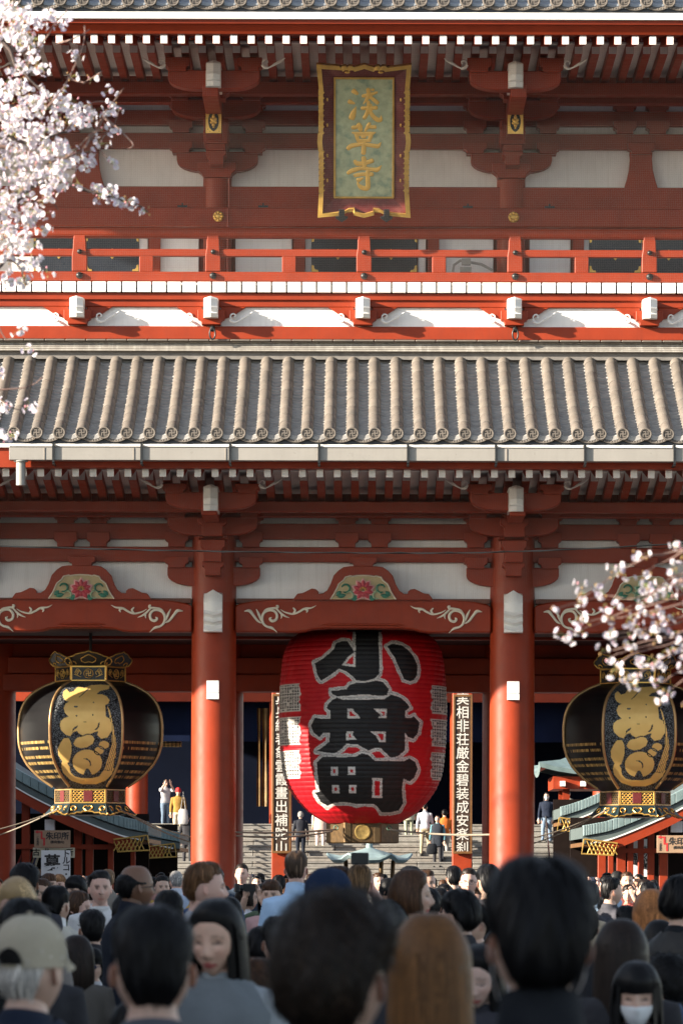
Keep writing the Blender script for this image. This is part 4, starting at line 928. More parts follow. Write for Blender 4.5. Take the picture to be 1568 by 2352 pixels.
m.build('temple_name_characters', mat('character_gold', (.80, .50, .13), .4, .15, var=.08, scale=8), PLQ, 70)
for xx in (425, 1050):
    m = MB(); m.prism([(QX(xx-40), QZ(2120)), (QX(xx+40), QZ(2120)), (QX(xx+40), QZ(2215)), (QX(xx+90), QZ(2222)), (QX(xx+80), QZ(2250)), (QX(xx), QZ(2300)), (QX(xx-80), QZ(2250)), (QX(xx-90), QZ(2222)), (QX(xx-40), QZ(2215))], -.14, -.11)
    m.build('iron_bracket', BLK, PLQ, bevel=.006)
for xs in (500, 960): MB().ell((QX(xs), -.05, QZ(245)), (.045, .015, .018), 10, 6).build('gilt_stud', GLD, PLQ, 60)
for xs in (225, 1240):
    for ys in (620, 970, 1390, 1735): MB().ell((QX(xs), -.045, QZ(ys)), (.016, .012, .03), 10, 6).build('gilt_stud', GLD, PLQ, 60)

# ---- white boxes on the pillars, cable across the front
for dx, lb in ((488, 'small white box on the pillar between the unobstructed hexagonal lantern and the red lantern'), (1177, 'small white box on the pillar between the red lantern and the blossom-veiled lantern')):
    T = thing('wall_box', lb, 'box', (X(dx, -.4), -.36, Z(1607, -.4)))
    hh = Z(1564, -.4)-Z(1607, -.4); MB().box(-.10, .10, -.07, .1, hh*.34, hh).build('cover', WPT, T, bevel=.008); MB().box(-.10, .10, -.072, .1, 0, hh*.325).build('cover_plate', WPT, T, bevel=.006)
cab = MB(); pts = [(X(dx, -4.6), -4.6, Z(dy, -4.6)) for dx, dy in spline([(-700, 1240), (0, 1257), (400, 1266), (832, 1270), (1150, 1267), (1568, 1246), (2300, 1195)], 8)]
cab.tube(pts, .012, 6); cab.tube([(a, b-.02, c+.012*math.sin(i*2)) for i, (a, b, c) in enumerate(pts)], .007, 5)
tag(cab.build('overhead_cable', BLK, None, 60), 'thin dark cable slung across the front of the gate above the arched beams', 'cable')

# ================================================================== BEHIND THE GATE: hall, stairs, stalls, incense burner
YH = 70.0
H = thing('temple_hall', 'red main temple hall with dark blue interior behind the gate', 'temple hall', (0, YH, 0))
LAT_ = mat('dull_gilt', (.12, .07, .02), .6, .2, var=.5, scale=3)
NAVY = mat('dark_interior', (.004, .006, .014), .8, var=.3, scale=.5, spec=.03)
FLZ = 3.35
def hb(name, m, x0, x1, y0, y1, z0, z1, par=None, bev=0.): return MB().box(x0, x1, y0, y1, z0, z1).build(name, m, par or H, bevel=bev)
hb('terrace', STN, -16, 16, 0, 9, FLZ-.5, FLZ)
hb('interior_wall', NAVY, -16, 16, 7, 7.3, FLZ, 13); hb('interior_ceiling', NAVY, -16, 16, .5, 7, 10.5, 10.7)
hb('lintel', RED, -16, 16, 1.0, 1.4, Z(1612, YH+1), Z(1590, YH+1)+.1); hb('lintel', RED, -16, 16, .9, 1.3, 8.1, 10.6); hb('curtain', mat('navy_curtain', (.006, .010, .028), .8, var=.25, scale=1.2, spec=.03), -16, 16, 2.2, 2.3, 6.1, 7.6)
pmh = MB().lathe([(.36, 0), (.36, 7)], 24).mesh('hall_pillar', RED, 40)
for x in (-12.5, -7.4, -2.70, 3.22, 7.9, 13): ob('hall_pillar', pmh, H, (x, 1.2, FLZ))
for x in (-5.1, .2, 5.6, 10.4): hb('inner_post', mat('dark_red', (.12, .02, .015), .6), x-.2, x+.2, 5, 5.4, FLZ, 9)
for x, w_ in ((-3.42, .07), (-3.22, .11)):
    m = MB(); P = np.array([[(x+u*w_*(.5+.5*abs(math.sin(z*1.1+x))), 2.0+.05*math.sin(u*9), z) for u in (-1, -.5, 0, .5, 1)] for z in np.linspace(FLZ+.6, 7.2, 16)]); m.grid(P); m.build('gilt_banner', LAT_, H, 60)
# grid lantern inside, its glow given only by a pale gold colour
m = MB(); m.box(X(372, YH+4), X(415, YH+4), 4, 4.5, Z(1716, YH+4), Z(1691, YH+4)); lb = m.build('interior_lantern', mat('pale_gold', (.60, .42, .17), .5), H)
for i in range(5): hb('lantern_bar', BLK, X(376+9*i, YH+4), X(378+9*i, YH+4), 3.93, 3.97, Z(1717, YH+4), Z(1690, YH+4), lb)
for i in range(2): hb('lantern_bar', BLK, X(371, YH+4), X(416, YH+4), 3.90, 3.925, Z(1700+8*i, YH+4), Z(1698+8*i, YH+4), lb)
# broad roof of the hall, out of view above the gate opening
m = MB(); m.prism_x([(-3.5, 11), (-3.5, 11.4), (8, 19), (12, 19), (12, 11)], -20, 20); m.build('hall_roof', mat('hall_roof_tile', (.18, .18, .19), .6), H)
# vertical boards of calligraphy
WOOD = mat('board_wood', (.035, .018, .010), .5, var=.3, scale=8, bump=.1); WFR = mat('board_frame', (.16, .075, .025), .45, .2, var=.2)
CALW = mat('calligraphy_white', (.50, .48, .44), .6)
for dx, body, lb in ((646, '真身絶表象雲霞畫出補陀山', 'tall dark board of white calligraphy half hidden behind the red lantern'), (1061, '実相非荘厳金碧装成安楽刹', 'tall dark board of white calligraphy standing clear beside the red lantern')):
    Yb = YH-7.1; x = X(dx, Yb); z0, z1 = Z(1957, Yb), Z(1598, Yb)
    hb('porch_pillar', RED, x-.31, x+.31, -6.97, -6.4, 0, 8.6, bev=.03)
    T = thing('calligraphy_board', lb, 'sign board', (x, Yb, z0)); h = z1-z0
    MB().box(-.24, .24, -.03, .06, 0, h).build('panel', WOOD, T)
    m = MB()
    for a, b, c, d in ((-.30, -.24, -.04, h+.04), (.24, .30, -.04, h+.04)): m.box(a, b, -.06, .07, c, d)
    m.box(-.24, .24, -.06, .07, -.04, .03); m.box(-.24, .24, -.06, .07, h-.03, h+.04); m.build('frame', WFR, T, bevel=.01)
    lettering('calligraphy', body, .41, CALW, T, (0, -.038, h*.5), .003, .004, True, 1.02)
# stairs: each step a part
ST = thing('staircase', 'broad grey stone staircase rising to the temple hall', 'stairs', (0, YH-6.3, 0))
n_ = 19; rise = FLZ/n_; BWD = 1.75
STNS = [STN, mat('granite_pale', (.23, .22, .20), .8, var=.2, scale=5, bump=.25, bscale=45), mat('granite_warm', (.205, .19, .17), .8, var=.25, scale=6, bump=.25, bscale=45)]
sms = [MB().box(-BWD/2+.006, BWD/2-.006, 0, .36, 0, rise*.70).box(-BWD/2+.006, BWD/2-.006, -.035, .36, rise*.70, rise).mesh('step_block', q, bevel=.012) for q in STNS]
for i in range(n_):
    for j in range(-7, 8): ob('step_block', random.choice(sms), ST, (j*BWD+(BWD/2 if i % 2 else 0)+random.uniform(-.01, .01), i*.33, i*rise))
for i in range(1, n_): MB().box(-13.99, 13.99, i*.33+.05, 6.5, (i-1)*rise+.01, i*rise-.004).build('riser_core', STN, ST)
for xx in (-4.9, 5.9): MB().tube([(xx, -.4, .9), (xx, 6.3, FLZ+.9)], .03, 8).build('handrail', mat('steel', (.3, .3, .3), .3, .9), ST)

# ---- market-style stalls with curved copper roofs
COP = mat('copper_patina', (.14, .20, .205), .5, var=.25, scale=3, bump=.1, dirt=(.20, .27, .28)); CPD = mat('copper_dark', (.075, .10, .10), .55, var=.2, scale=4)
LAT = mat('gilt_lattice_metal', (.42, .26, .06), .5, .3, var=.2)
def stall(name, label, Yf, verge, dep, sgn, posts, back_x, wall_c=None, grp=None):
    """verge: measured points of the roof's top edge from eave tip upward"""
    T = thing(name, label, 'stall', (X(verge[0][0], Yf), Yf, 0), 0, grp); ox = X(verge[0][0], Yf)
    cur = spline([(X(a, Yf)-ox, Z(b, Yf)) for a, b in verge], 5)
    def strip(nm, m_, d0, d1, y0, y1, trim=0., par=None):
        c_ = cur[trim:] if trim else cur
        poly = [(a, b-d0) for a, b in c_]+[(a, b-d1) for a, b in c_[::-1]]
        return MB().prism(poly, y0, y1).build(nm, m_, par or T, 30)
    rf = strip('roof', CPD, .02, .30, .12, dep)
    for i in range(0, len(cur)-2, 1):
        (a, b), (c_, d) = cur[i], cur[i+1]
        MB().prism([(a+(c_-a)*.03, b+.02), (c_, d+.012), (c_, d-.25), (a+(c_-a)*.03, b-.25)], -.06, .5).build('copper_tile', COP, rf, bevel=.012)
    strip('dark_soffit', CPD, .28, .44, .0, .3, 0, rf); strip('white_trim', WPT, .44, .475, -.03, .2, 3, rf)
    strip('bargeboard', RED, .475, .74, 0, .12, 6, rf)
    # ribbed underside of the eave
    ex, ez = cur[0]; m = MB()
    for i in range(16): m.box(ex+sgn*(-.02-.055*i)-.018, ex+sgn*(-.02-.055*i)+.018, .1, dep-.2, ez-.50, ez-.40)
    tag(m.build('eave_rafters', WFR, rf), kind='stuff')
    # gilt lattice gusset
    gx, gz = cur[min(7, len(cur)-1)]; q = -sgn; gz -= .60
    g_ = MB()
    for i in range(7):
        g_.tube([(gx+q*(.1*i-.35), -.03, gz-.18), (gx+q*(.1*i-.20), -.03, gz+.16-.02*i)], .014, 4); g_.tube([(gx+q*(.1*i-.20), -.045, gz-.18), (gx+q*(.1*i-.35), -.045, gz+.16-.02*i)], .014, 4)
    g_.tube([(gx-.42*q, -.04, gz+.20), (gx+.40*q, -.04, gz+.10), (gx+.30*q, -.04, gz-.20), (gx-.48*q, -.04, gz-.16), (gx-.42*q, -.04, gz+.20)], .022, 5)
    g_.build('gilt_lattice', LAT, rf)
    for dx, w_ in posts:
        x = X(dx, Yf+.6)-ox; MB().box(x-w_/2, x+w_/2, .5, .5+w_, 0, np.interp(x*-sgn, [p[0]*-sgn for p in cur], [p[1] for p in cur])-.5).build('post', RED, T, bevel=.015)
    MB().box(min(cur[0][0], X(back_x, Yf)-ox), max(cur[0][0]-sgn*.3, X(back_x, Yf)-ox), dep-.5, dep-.3, 0, ez+.3).build('back_wall', wall_c or mat('stall_inner_shade', (.012, .008, .007), .7, var=.2, spec=.05), T)  # shade inside the stall is put into this near-black wall colour
    MB().box(min(cur[0][0], X(back_x, Yf)-ox)+.2, max(cur[0][0], X(back_x, Yf)-ox)-.2, .45, 1.1, .75, .95).build('counter', WFR, T)
    MB().box(min(cur[0][0]-sgn*.5, X(back_x, Yf)-ox), max(cur[0][0]-sgn*.5, X(back_x, Yf)-ox), .45, .7, ez-.66, ez-.54).build('header_beam', RED, T)
    return T
stall('market_stall', 'open stall with books and pale green copper roof behind the pillar', 35, [(340, 1890), (312, 1885), (274, 1876), (200, 1848), (124, 1814), (32, 1765), (-80, 1690)], 7, 1, ((180, .20), (206, .19), (255, .14), (306, .12), (60, .2)), -120)
stall('market_stall', 'farther copper-roofed stall showing its eave tip beside the stone stairs', 48, [(413, 1914), (385, 1909), (331, 1897), (270, 1872), (200, 1840), (100, 1800)], 6, 1, ((272, .18), (290, .15)), 60)
stall('market_stall', 'open red stall with thin posts and copper roof below the blossom', 36, [(1338, 1896), (1366, 1891), (1405, 1882), (1480, 1852), (1568, 1810), (1680, 1740)], 7, -1, ((1381, .20), (1401, .14), (1425, .23), (1446, .15), (1470, .15), (1493, .17), (1522, .22)), 1760)
stall('market_stall', 'farther stall whose green copper verge rises beside the stairs walkers', 50, [(1286, 1853), (1305, 1848), (1340, 1836), (1379, 1819), (1450, 1788), (1540, 1750)], 5, -1, ((1420, .2),), 1640)
# small shrine pavilion roof
PV = thing('pavilion', 'small pavilion with pale green sweeping copper roof beyond the stairs walkers', 'pavilion', (X(1425, 58), 58, 0))
m = MB(); s_ = S(58)
def ring(hw, z, lift): 
    return [(a*hw, b*hw*.9, z+lift*(abs(a)*abs(b))**3) for a, b in [(-1+2*i/10, -1) for i in range(10)]+[(1, -1+2*i/10) for i in range(10)]+[(1-2*i/10, 1) for i in range(10)]+[(-1, 1-2*i/10) for i in range(10)]]
zr_ = Z(1775, 58); prf = [(2.5, zr_-.12, .25), (2.55, zr_, .28), (1.9, zr_+.26, .1), (1.2, zr_+.62, .02), (.5, zr_+1.2, 0), (.2, zr_+1.45, 0)]
P = np.array([ring(*q) for q in prf]); m.grid(P, 0, cv=True); m.build('roof', COP, PV, 40)
MB().box(-2.1, 2.1, -1.7, 1.7, zr_-.5, zr_-.13).build('beam', RED, PV)
for sx in (-1, 1):
    for sy in (-1, 1): MB().box(sx*1.7-.1, sx*1.7+.1, sy*1.3-.1, sy*1.3+.1, 0, zr_-.5).build('post', RED, PV)
for i in range(4): MB().box(-1.9+.6*i, -1.75+.6*i, -1.9, -1.71, zr_-.42, zr_-.27).build('beam_end', WPT, PV)

# ---- signs on the stalls
PLY = mat('sign_plywood', (.33, .215, .135), .6, var=.12, scale=6); INK = mat('ink', (.02, .018, .018), .6); SRED = mat('sign_red', (.48, .03, .03), .5); PAP = mat('paper_white', (.74, .74, .74), .7, var=.03); CRP = mat('paper_cream', (.60, .55, .40), .7, var=.05)
def sign(label, x0, x1, y0, y1, Y, mt, items, grp=None):
    T = thing('sign', label, 'sign', (X((x0+x1)/2, Y), Y, Z((y0+y1)/2, Y)), 0, grp); k = 1/S(Y); w_, h = (x1-x0)*k, (y1-y0)*k
    MB().box(-w_/2, w_/2, 0, .03, -h/2, h/2).build('board', mt, T, bevel=.004)
    for body, fx, fz, sz, m_, vert, bold in items: lettering('lettering', body, sz*h, m_, T, (fx*w_, -.004, fz*h), bold*h, .002, vert, .85)
    return T, w_, h
def arrow(T, w_, h):
    m = MB(); p = [(-.44, .36), (-.34, .36), (-.34, -.02), (-.27, -.02), (-.27, -.40), (-.22, -.40), (-.22, .06), (-.29, .06), (-.29, .44), (-.44, .44)]
    m.prism([((a+.02)*w_, b*h) for a, b in p], -.008, 0); m.prism([((a+.02)*w_, b*h) for a, b in ((-.50, .40), (-.42, .50), (-.42, .30))], -.0095, -.001); m.build('arrow', SRED, T)
T, a, b = sign('large plywood sign with red arrow above the white paper notice', 79, 162, 1909, 1948, 34.6, PLY, [('朱印所', .14, .14, .46, INK, False, .012), ('(影向堂内)', .14, -.20, .18, INK, False, .004), ('この先左', -.40, -.12, .16, INK, True, .003)]); arrow(T, a, b)
T, a, b = sign('smaller plywood sign with red arrow on the farther stall', 218, 286, 1937, 1970, 47.6, PLY, [('朱印所', .14, .12, .46, INK, False, .012), ('(影向堂内)', .14, -.24, .18, INK, False, .004), ('この先左', -.40, -.12, .16, INK, True, .003)]); arrow(T, a, b)
T, a, b = sign('plywood sign with red arrow on the stall below the blossom', 1507, 1592, 1917, 1957, 35.5, PLY, [('朱印所', .14, .14, .46, INK, False, .012), ('(影向堂内)', .14, -.20, .18, INK, False, .004), ('この先左', -.40, -.12, .16, INK, True, .003)]); arrow(T, a, b)
sign('white paper notice with brushed black characters hung below plywood sign', 95, 162, 1955, 2040, 34.3, PAP, [('募', -.12, .14, .46, INK, False, .010), ('トルコ・', .36, .12, .22, INK, True, .004)])
sign('cream paper strip with black characters partly behind the white notice', 76, 172, 1949, 1972, 34.9, CRP, [('古', -.42, 0, .75, INK, False, .02), ('札', -.15, 0, .75, INK, False, .02), ('所', .38, 0, .75, INK, False, .02)])
sign('small white notice with black characters on the farther stall', 217, 245, 1969, 2000, 48.3, PAP, [('守', -.25, .22, .42, INK, False, .012), ('鶴', .22, .22, .42, INK, False, .008), ('幸', -.25, -.25, .42, INK, False, .01), ('丸', .22, -.25, .42, INK, False, .012)])
for i, dx in enumerate((1457, 1481)): sign(('narrow white hanging strip beside the stall post, %s lettering' % ('sparse' if i == 0 else 'dense')), dx-5, dx+6, 1925, 2012, 38+i, PAP, [('願当山' if i == 0 else 'おみくじ所', 0, .0, .14, INK, True, .006)])
LAMP = mat('lamp_box_white', (.75, .76, .78), .5)
for x0, x1, y0, y1, Y, lb in ((103, 126, 1884, 1909, 35.3, 'white box lamp under the roof of the book stall'), (238, 256, 1920, 1936, 47.9, 'white box lamp under the farther stall roof'), (1539, 1566, 1884, 1910, 36.3, 'white box lamp under the roof of the red stall')):
    T = thing('box_lamp', lb, 'lamp', (X((x0+x1)/2, Y), Y, Z(y1, Y))); k = 1/S(Y); MB().box(-(x1-x0)*k/2, (x1-x0)*k/2, 0, .2, 0, (y1-y0)*k).build('lamp_box', LAMP, T, bevel=.01); MB().box(-.02, .02, .08, .12, (y1-y0)*k, (y1-y0)*k+.25).build('hanger', BLK, T)
for i in range(9):
    bn, c_ = [('red', (.35, .04, .03)), ('black', (.02, .02, .02)), ('orange', (.40, .09, .03)), ('brown', (.16, .09, .05)), ('grey', (.14, .14, .14)), ('scarlet', (.45, .02, .02)), ('tan', (.30, .22, .14)), ('navy', (.02, .03, .09)), ('cream', (.5, .46, .36))][i]
    T = MB().box(-.02, .02, 0, .2, 0, .42).box(-.024, .024, -.012, 0, .03, .39).build('book', mat('book_%d' % i, c_, .6), None, bevel=.004, loc=(X(38+i*5.2, 35.8), 35.8, Z(1996, 35.8))); T.rotation_euler = (0, R(22-3*(i % 3)), 0)
    tag(T, 'thin %s book leaning in the stall rack' % bn, 'book', 'books leaning in the stall rack')
RK = thing('book_rack', 'wooden rack holding leaning books inside the stall', 'rack', (X(58, 36), 35.75, 0)); MB().box(-.5, .45, 0, .35, Z(2000, 35.8)-.06, Z(1997, 35.8)-.01).build('shelf', WFR, RK); MB().box(-.5, -.44, 0, .35, 0, Z(2000, 35.8)-.062).build('leg', WFR, RK); MB().box(.39, .45, 0, .35, 0, Z(2000, 35.8)-.062).build('leg', WFR, RK)
RL = thing('barrier_rail', 'white horizontal barrier rail in front of the red stall', 'rail', (X(1418, 33), 33, 0))
MB().box(X(1365, 33)-X(1418, 33), X(1470, 33)-X(1418, 33), 0, .06, Z(2024, 33), Z(2018, 33)).build('rail', WPT, RL, bevel=.01)
for dx in (1368, 1467): MB().box(X(dx, 33)-X(1418, 33)-.03, X(dx, 33)-X(1418, 33)+.03, .01, .05, 0, Z(2024, 33)).build('post', WPT, RL)

# ---- incense burner
YI = 50; IB = thing('incense_burner', 'round incense burner with pale green upswept copper roof before the stairs', 'incense burner', (X(848, YI), YI, 0)); k = 1/S(YI)
zt_ = Z(1947, YI); ze = Z(1974, YI)
P = []
for r, z, lift in ((1.02, ze-.10, .30), (1.1, ze-.02, .34), (1.08, ze+.03, .34), (.8, ze+.08, .06), (.5, ze+.20, 0), (.2, zt_-.04, 0), (.1, zt_, 0), (.09, zt_+.12, 0), (.02, zt_+.16, 0)):
    P.append([(r*math.cos(a)*(1+.10*(abs(math.cos(3*a))**6)*(lift > .1)), r*math.sin(a), z+lift*.45*abs(math.cos(3*a))**8) for a in np.linspace(0, 2*math.pi, 48, False)])
MB().grid(np.array(P), 0, cv=True).build('roof', mat('burner_copper', (.20, .27, .28), .5, var=.15), IB, 50)
m = MB(); m.lathe([(.3, 0), (.35, .5), (.6, .8), (.72, 1.05), (.75, 1.3), (.68, 1.36), (.6, 1.32), (.05, 1.28)], 28); m.build('bowl', BRZ, IB, 50)
for a in range(6): MB().tube([(.62*math.cos(a*math.pi/3), .62*math.sin(a*math.pi/3), 1.25), (.66*math.cos(a*math.pi/3), .66*math.sin(a*math.pi/3), ze-.02)], .06, 8).build('post', BRZ, IB, 50)

# ---- shop row along the approach on the sunny side (it shades the crowd)
def shop(y0, y1, h, x1, label, col):
    T = thing('shop_building', label, 'shop', (x1-3.5, (y0+y1)/2, 0), 0, 'shops along the approach'); L = (y1-y0)/2
    MB().box(-3.5, 3.3, -L+.05, L-.05, 0, h-1.2).build('wall', mat('shop_wall_'+label[:5], col, .7, var=.1, streak=.2), T)
    m = MB(); m.prism([(-4.2, h-1.2), (4.0, h-1.2), (4.0, h-1.05), (0, h), (-4.2, h-1.05)], -L+.03, L-.03); m.build('roof', mat('shop_roof', (.10, .11, .12), .6), T)
    n = max(1, int((y1-y0)//5))
    for i in range(n):
        yc = -L+(i+.5)*(y1-y0)/n
        MB().box(3.3, 3.38, yc-1.9, yc+1.9, .1, 2.4).build('shutter', mat('shutter', (.35, .36, .36), .5, bump=.2), T); MB().box(3.3, 3.9, yc-2.1, yc+2.1, 2.5, 3.1).build('signboard', RED, T, bevel=.02)
    return T
shop(-92, -44, 5.55, -7.4, 'tall plaster shop row along the approach', (.5, .47, .42))
shop(-43.5, -24, 5.0, -7.6, 'middle shop row with red signboards', (.42, .40, .36))
shop(14, 50, 6.9, -12.5, 'large side hall beyond the gate', (.42, .40, .36))  # added block out of view, sized to keep the left stall in shade
shop(-23.5, -7, 4.5, -8.2, 'lower shop row nearest the gate', (.46, .43, .38))

# ================================================================== CHERRY TREES
BARK = mat('cherry_bark', (.075, .055, .05), .85, var=.3, scale=20, bump=.4, bscale=80); TWG = mat('twig', (.19, .12, .10), .8, var=.2, scale=30); PED = mat('pedicel', (.28, .30, .10), .6); BUD = mat('bud_pink', (.62, .27, .33), .5); BRN = mat('young_leaf', (.30, .17, .06), .6)
def petal_mat(name, c):
    m = bpy.data.materials.new(name); m.use_nodes = True; t = m.node_tree; b = t.nodes['Principled BSDF']
    b.inputs['Base Color'].default_value = (*c, 1); b.inputs['Roughness'].default_value = .55; b.inputs['Specular IOR Level'].default_value = .2
    tr = t.nodes.new('ShaderNodeBsdfTranslucent'); tr.inputs[0].default_value = (*c, 1); mx = t.nodes.new('ShaderNodeMixShader'); mx.inputs[0].default_value = .4
    L = t.links; L.new(b.outputs[0], mx.inputs[1]); L.new(tr.outputs[0], mx.inputs[2]); L.new(mx.outputs[0], t.nodes['Material Output'].inputs[0])
    return m
PW = petal_mat('petal_white', (.80, .77, .80)); PP = petal_mat('petal_lilac', (.74, .67, .79)); PCN = mat('flower_centre', (.55, .34, .24), .6)
def flower(m, c, nrm, r, double=False, open_=1.):
    nrm = np.array(nrm, float); nrm /= np.linalg.norm(nrm); a = np.cross(nrm, (0, 0, 1) if abs(nrm[2]) < .9 else (1, 0, 0)); a /= np.linalg.norm(a); b = np.cross(nrm, a); c = np.array(c)
    rot = random.uniform(0, 6.28)
    for lay in range(2 if double else 1):
        for k in range(5):
            t = rot+k*2*math.pi/5+lay*.6+random.uniform(-.1, .1); u = a*math.cos(t)+b*math.sin(t); v = np.cross(nrm, u); cup = random.uniform(.1, .55)+(.35 if lay else 0); rr_ = r*random.uniform(.85, 1.05)*(1-.2*lay)
            P = []
            for q, wd, hh in ((.06, .10, 0), (.5, .42, .30), (.85, .46, .62), (1.0, .26, .8)):
                P.append([c+u*q*rr_*(1-.35*cup*q)+v*s*wd*rr_+nrm*(hh*cup*rr_+abs(s)*.10*rr_) for s in (-1, 0, 1)])
            m.grid(np.array(P), random.choice((0, 0, 1)))
    m.ell(tuple(c+nrm*.12*r), (.16*r,)*3, 5, 4, 2)
def cluster(n, r, spread, pend, nm, double=False):
    """a stalked umbel of flowers and buds around the origin, hanging or standing"""
    m = MB()
    for i in range(n):
        d = np.array([random.gauss(0, 1), random.gauss(0, 1), random.gauss(-pend, .8)]); d /= np.linalg.norm(d); c = d*spread*random.uniform(.65, 1.1)
        m.tube([(0, 0, 0), tuple(c*.5+np.array([0, 0, .15*spread])), tuple(c)], r*.045, 4, 3, caps=False); nn = d+np.array([0, -.5, random.uniform(-.3, .3)])
        flower(m, c, nn, r, double)
    for i in range(random.choice((1, 2, 3))):
        d = np.array([random.gauss(0, 1), random.gauss(0, 1), random.gauss(-pend, .8)]); d /= np.linalg.norm(d); c = d*spread*.8
        m.tube([(0, 0, 0), tuple(c)], r*.045, 4, 3, caps=False); m.ell(tuple(c), (r*.24, r*.24, r*.38), 6, 5, random.choice((4, 5)))
    return m.mesh(nm, [PW, PP, PCN, PED, BUD, BRN], 60)
def limb(T, pts, r0, r1, name='branch', m_=BARK, n=5, sides=6):
    q = spline(pts, n); k = len(q)
    return MB().tube([(a+random.gauss(0, r1*.8), b, c+random.gauss(0, r1*.8)) for a, b, c in q], [r1+(r0-r1)*(1-i/(k-1))**2.6 for i in range(k)], sides).build(name, m_, T, 60)
# ---- tree on the sunny side
d0 = 22.0; YA = d0-DIST; sA = S(YA)
def A_(dx, dy, dY=0.): return (X(dx, YA+dY), YA+dY, Z(dy, YA+dY))
TX = -5.0
CA = thing('cherry_tree', 'cherry tree in dense pale blossom beside the upper roof corner', 'tree', (0, 0, 0))
limb(CA, [(TX, YA+.3, -.1), (TX+.05, YA+.3, 1.2), (TX+.3, YA+.2, 3.0), (TX+.9, YA, 4.4)], .26, .16, 'trunk', n=6, sides=12)
st = (TX+.9, YA, 4.35)
limb(CA, [st, (-3.1, YA, 4.9), A_(-60, 330), A_(60, 330), A_(150, 300)], .12, .007)
limb(CA, [st, (-3.0, YA, 4.7), A_(-60, 520), A_(80, 420), A_(200, 440), A_(290, 465), A_(335, 485)], .10, .004)
limb(CA, [st, (-3.1, YA, 5.3), A_(-80, 80), A_(50, 170), A_(130, 250)], .10, .006)
limb(CA, [st, (-2.9, YA, 4.4), A_(-60, 640), A_(20, 600), A_(60, 655)], .08, .005)
limb(CA, [A_(-60, 330), A_(60, 350), A_(140, 365), A_(190, 340), A_(240, 265)], .016, .003, 'twig', TWG)
for pts in ([(90, 260), (140, 205), (185, 110), (190, 60)], [(60, 150), (120, 60), (150, 25)], [(140, 350), (200, 350), (255, 290), (270, 250)], [(190, 340), (215, 300), (235, 262), (280, 205)], [(235, 270), (300, 330), (285, 345)], [(150, 300), (200, 240), (245, 235)], [(100, 380), (160, 355), (205, 310), (232, 300)], [(200, 310), (225, 345), (255, 378)], [(60, 430), (110, 395), (180, 390)], [(60, 470), (110, 460), (130, 485)], [(20, 530), (70, 530), (100, 535)], [(40, 600), (90, 615), (105, 628)], [(-30, 700), (10, 780), (40, 765)], [(-40, 880), (10, 930), (60, 950)], [(-40, 1000), (5, 1000), (20, 1008)], [(-40, 900), (60, 890), (95, 870)], [(130, 100), (165, 90), (200, 70)], [(150, 180), (190, 190), (230, 165)]):
    limb(CA, [A_(a, b, random.uniform(-.1, .1)) for a, b in pts], .007, .0025, 'twig', TWG, 4, 5)
CLA = [cluster(random.randint(3, 5), .0172, .036, .3, 'flower_cluster') for _ in range(6)]
blobs = [(20, 60, 70, 60, 42), (85, 70, 55, 50, 22), (60, 150, 40, 45, 14), (20, 230, 60, 40, 32), (100, 235, 75, 28, 30), (170, 265, 55, 30, 18), (30, 300, 65, 50, 44), (95, 330, 60, 45, 36), (25, 390, 60, 50, 44), (100, 410, 50, 45, 26), (140, 360, 45, 35, 16), (20, 480, 55, 50, 40), (70, 470, 45, 40, 16), (25, 560, 40, 45, 24), (60, 590, 30, 40, 9), (30, 650, 40, 18, 9), (225, 450, 32, 20, 11), (270, 462, 22, 12, 5), (205, 380, 22, 10, 3), (15, 940, 40, 10, 9), (55, 935, 18, 10, 3), (10, 1000, 25, 8, 6), (-20, 860, 20, 25, 5), (-60, 250, 50, 280, 60)]
rest = MB(); cnt = 0
for bx, by, rx, ry, n_ in blobs:
    for i in range(int(n_*.80)):
        a = random.uniform(0, 6.28); q = math.sqrt(random.random()); dx, dy = bx+rx*q*math.cos(a), by+ry*q*math.sin(a)
        ob('flower_cluster', random.choice(CLA), CA, A_(dx, dy, random.uniform(-.32, .32)), (random.uniform(-.6, .6), random.uniform(-.6, .6), random.uniform(0, 6.28)), (random.uniform(.85, 1.15),)*3) if cnt < 300 and random.random() < .5 else rest_list.append((dx, dy)) if 'rest_list' in globals() else globals().__setitem__('rest_list', [(dx, dy)])
        cnt += 1
cv = [np.array([v.co[:] for v in me.vertices]) for me in CLA]; cf = [([tuple(p.vertices) for p in me.polygons], [p.material_index for p in me.polygons]) for me in CLA]
for dx, dy in rest_list:
    k = random.randrange(6); M = np.array(Matrix.Rotation(random.uniform(0, 6.28), 3, 'Z') @ Matrix.Rotation(random.uniform(-.7, .7), 3, 'X'))
    rest.add(cv[k] @ M.T*random.uniform(.85, 1.15)+np.array(A_(dx, dy, random.uniform(-.32, .32))), cf[k][0], cf[k][1])
tag(rest.build('blossoms', [PW, PP, PCN, PED, BUD, BRN], CA, 60), kind='stuff')
for dx, dy in ((205, 182), (160, 178), (240, 262), (215, 258), (255, 240), (262, 255), (200, 275), (230, 298), (258, 305), (232, 332), (255, 376), (200, 350), (175, 420), (190, 385), (330, 487), (100, 532), (60, 525), (105, 627), (40, 763), (62, 805), (170, 130), (150, 40), (95, 530), (70, 610), (300, 470), (135, 60), (245, 210), (190, 245)):
    ob('flower_cluster', random.choice(CLA), CA, A_(dx, dy, random.uniform(-.1, .1)), (random.uniform(-.5, .5), random.uniform(-.5, .5), random.uniform(0, 6.28)))
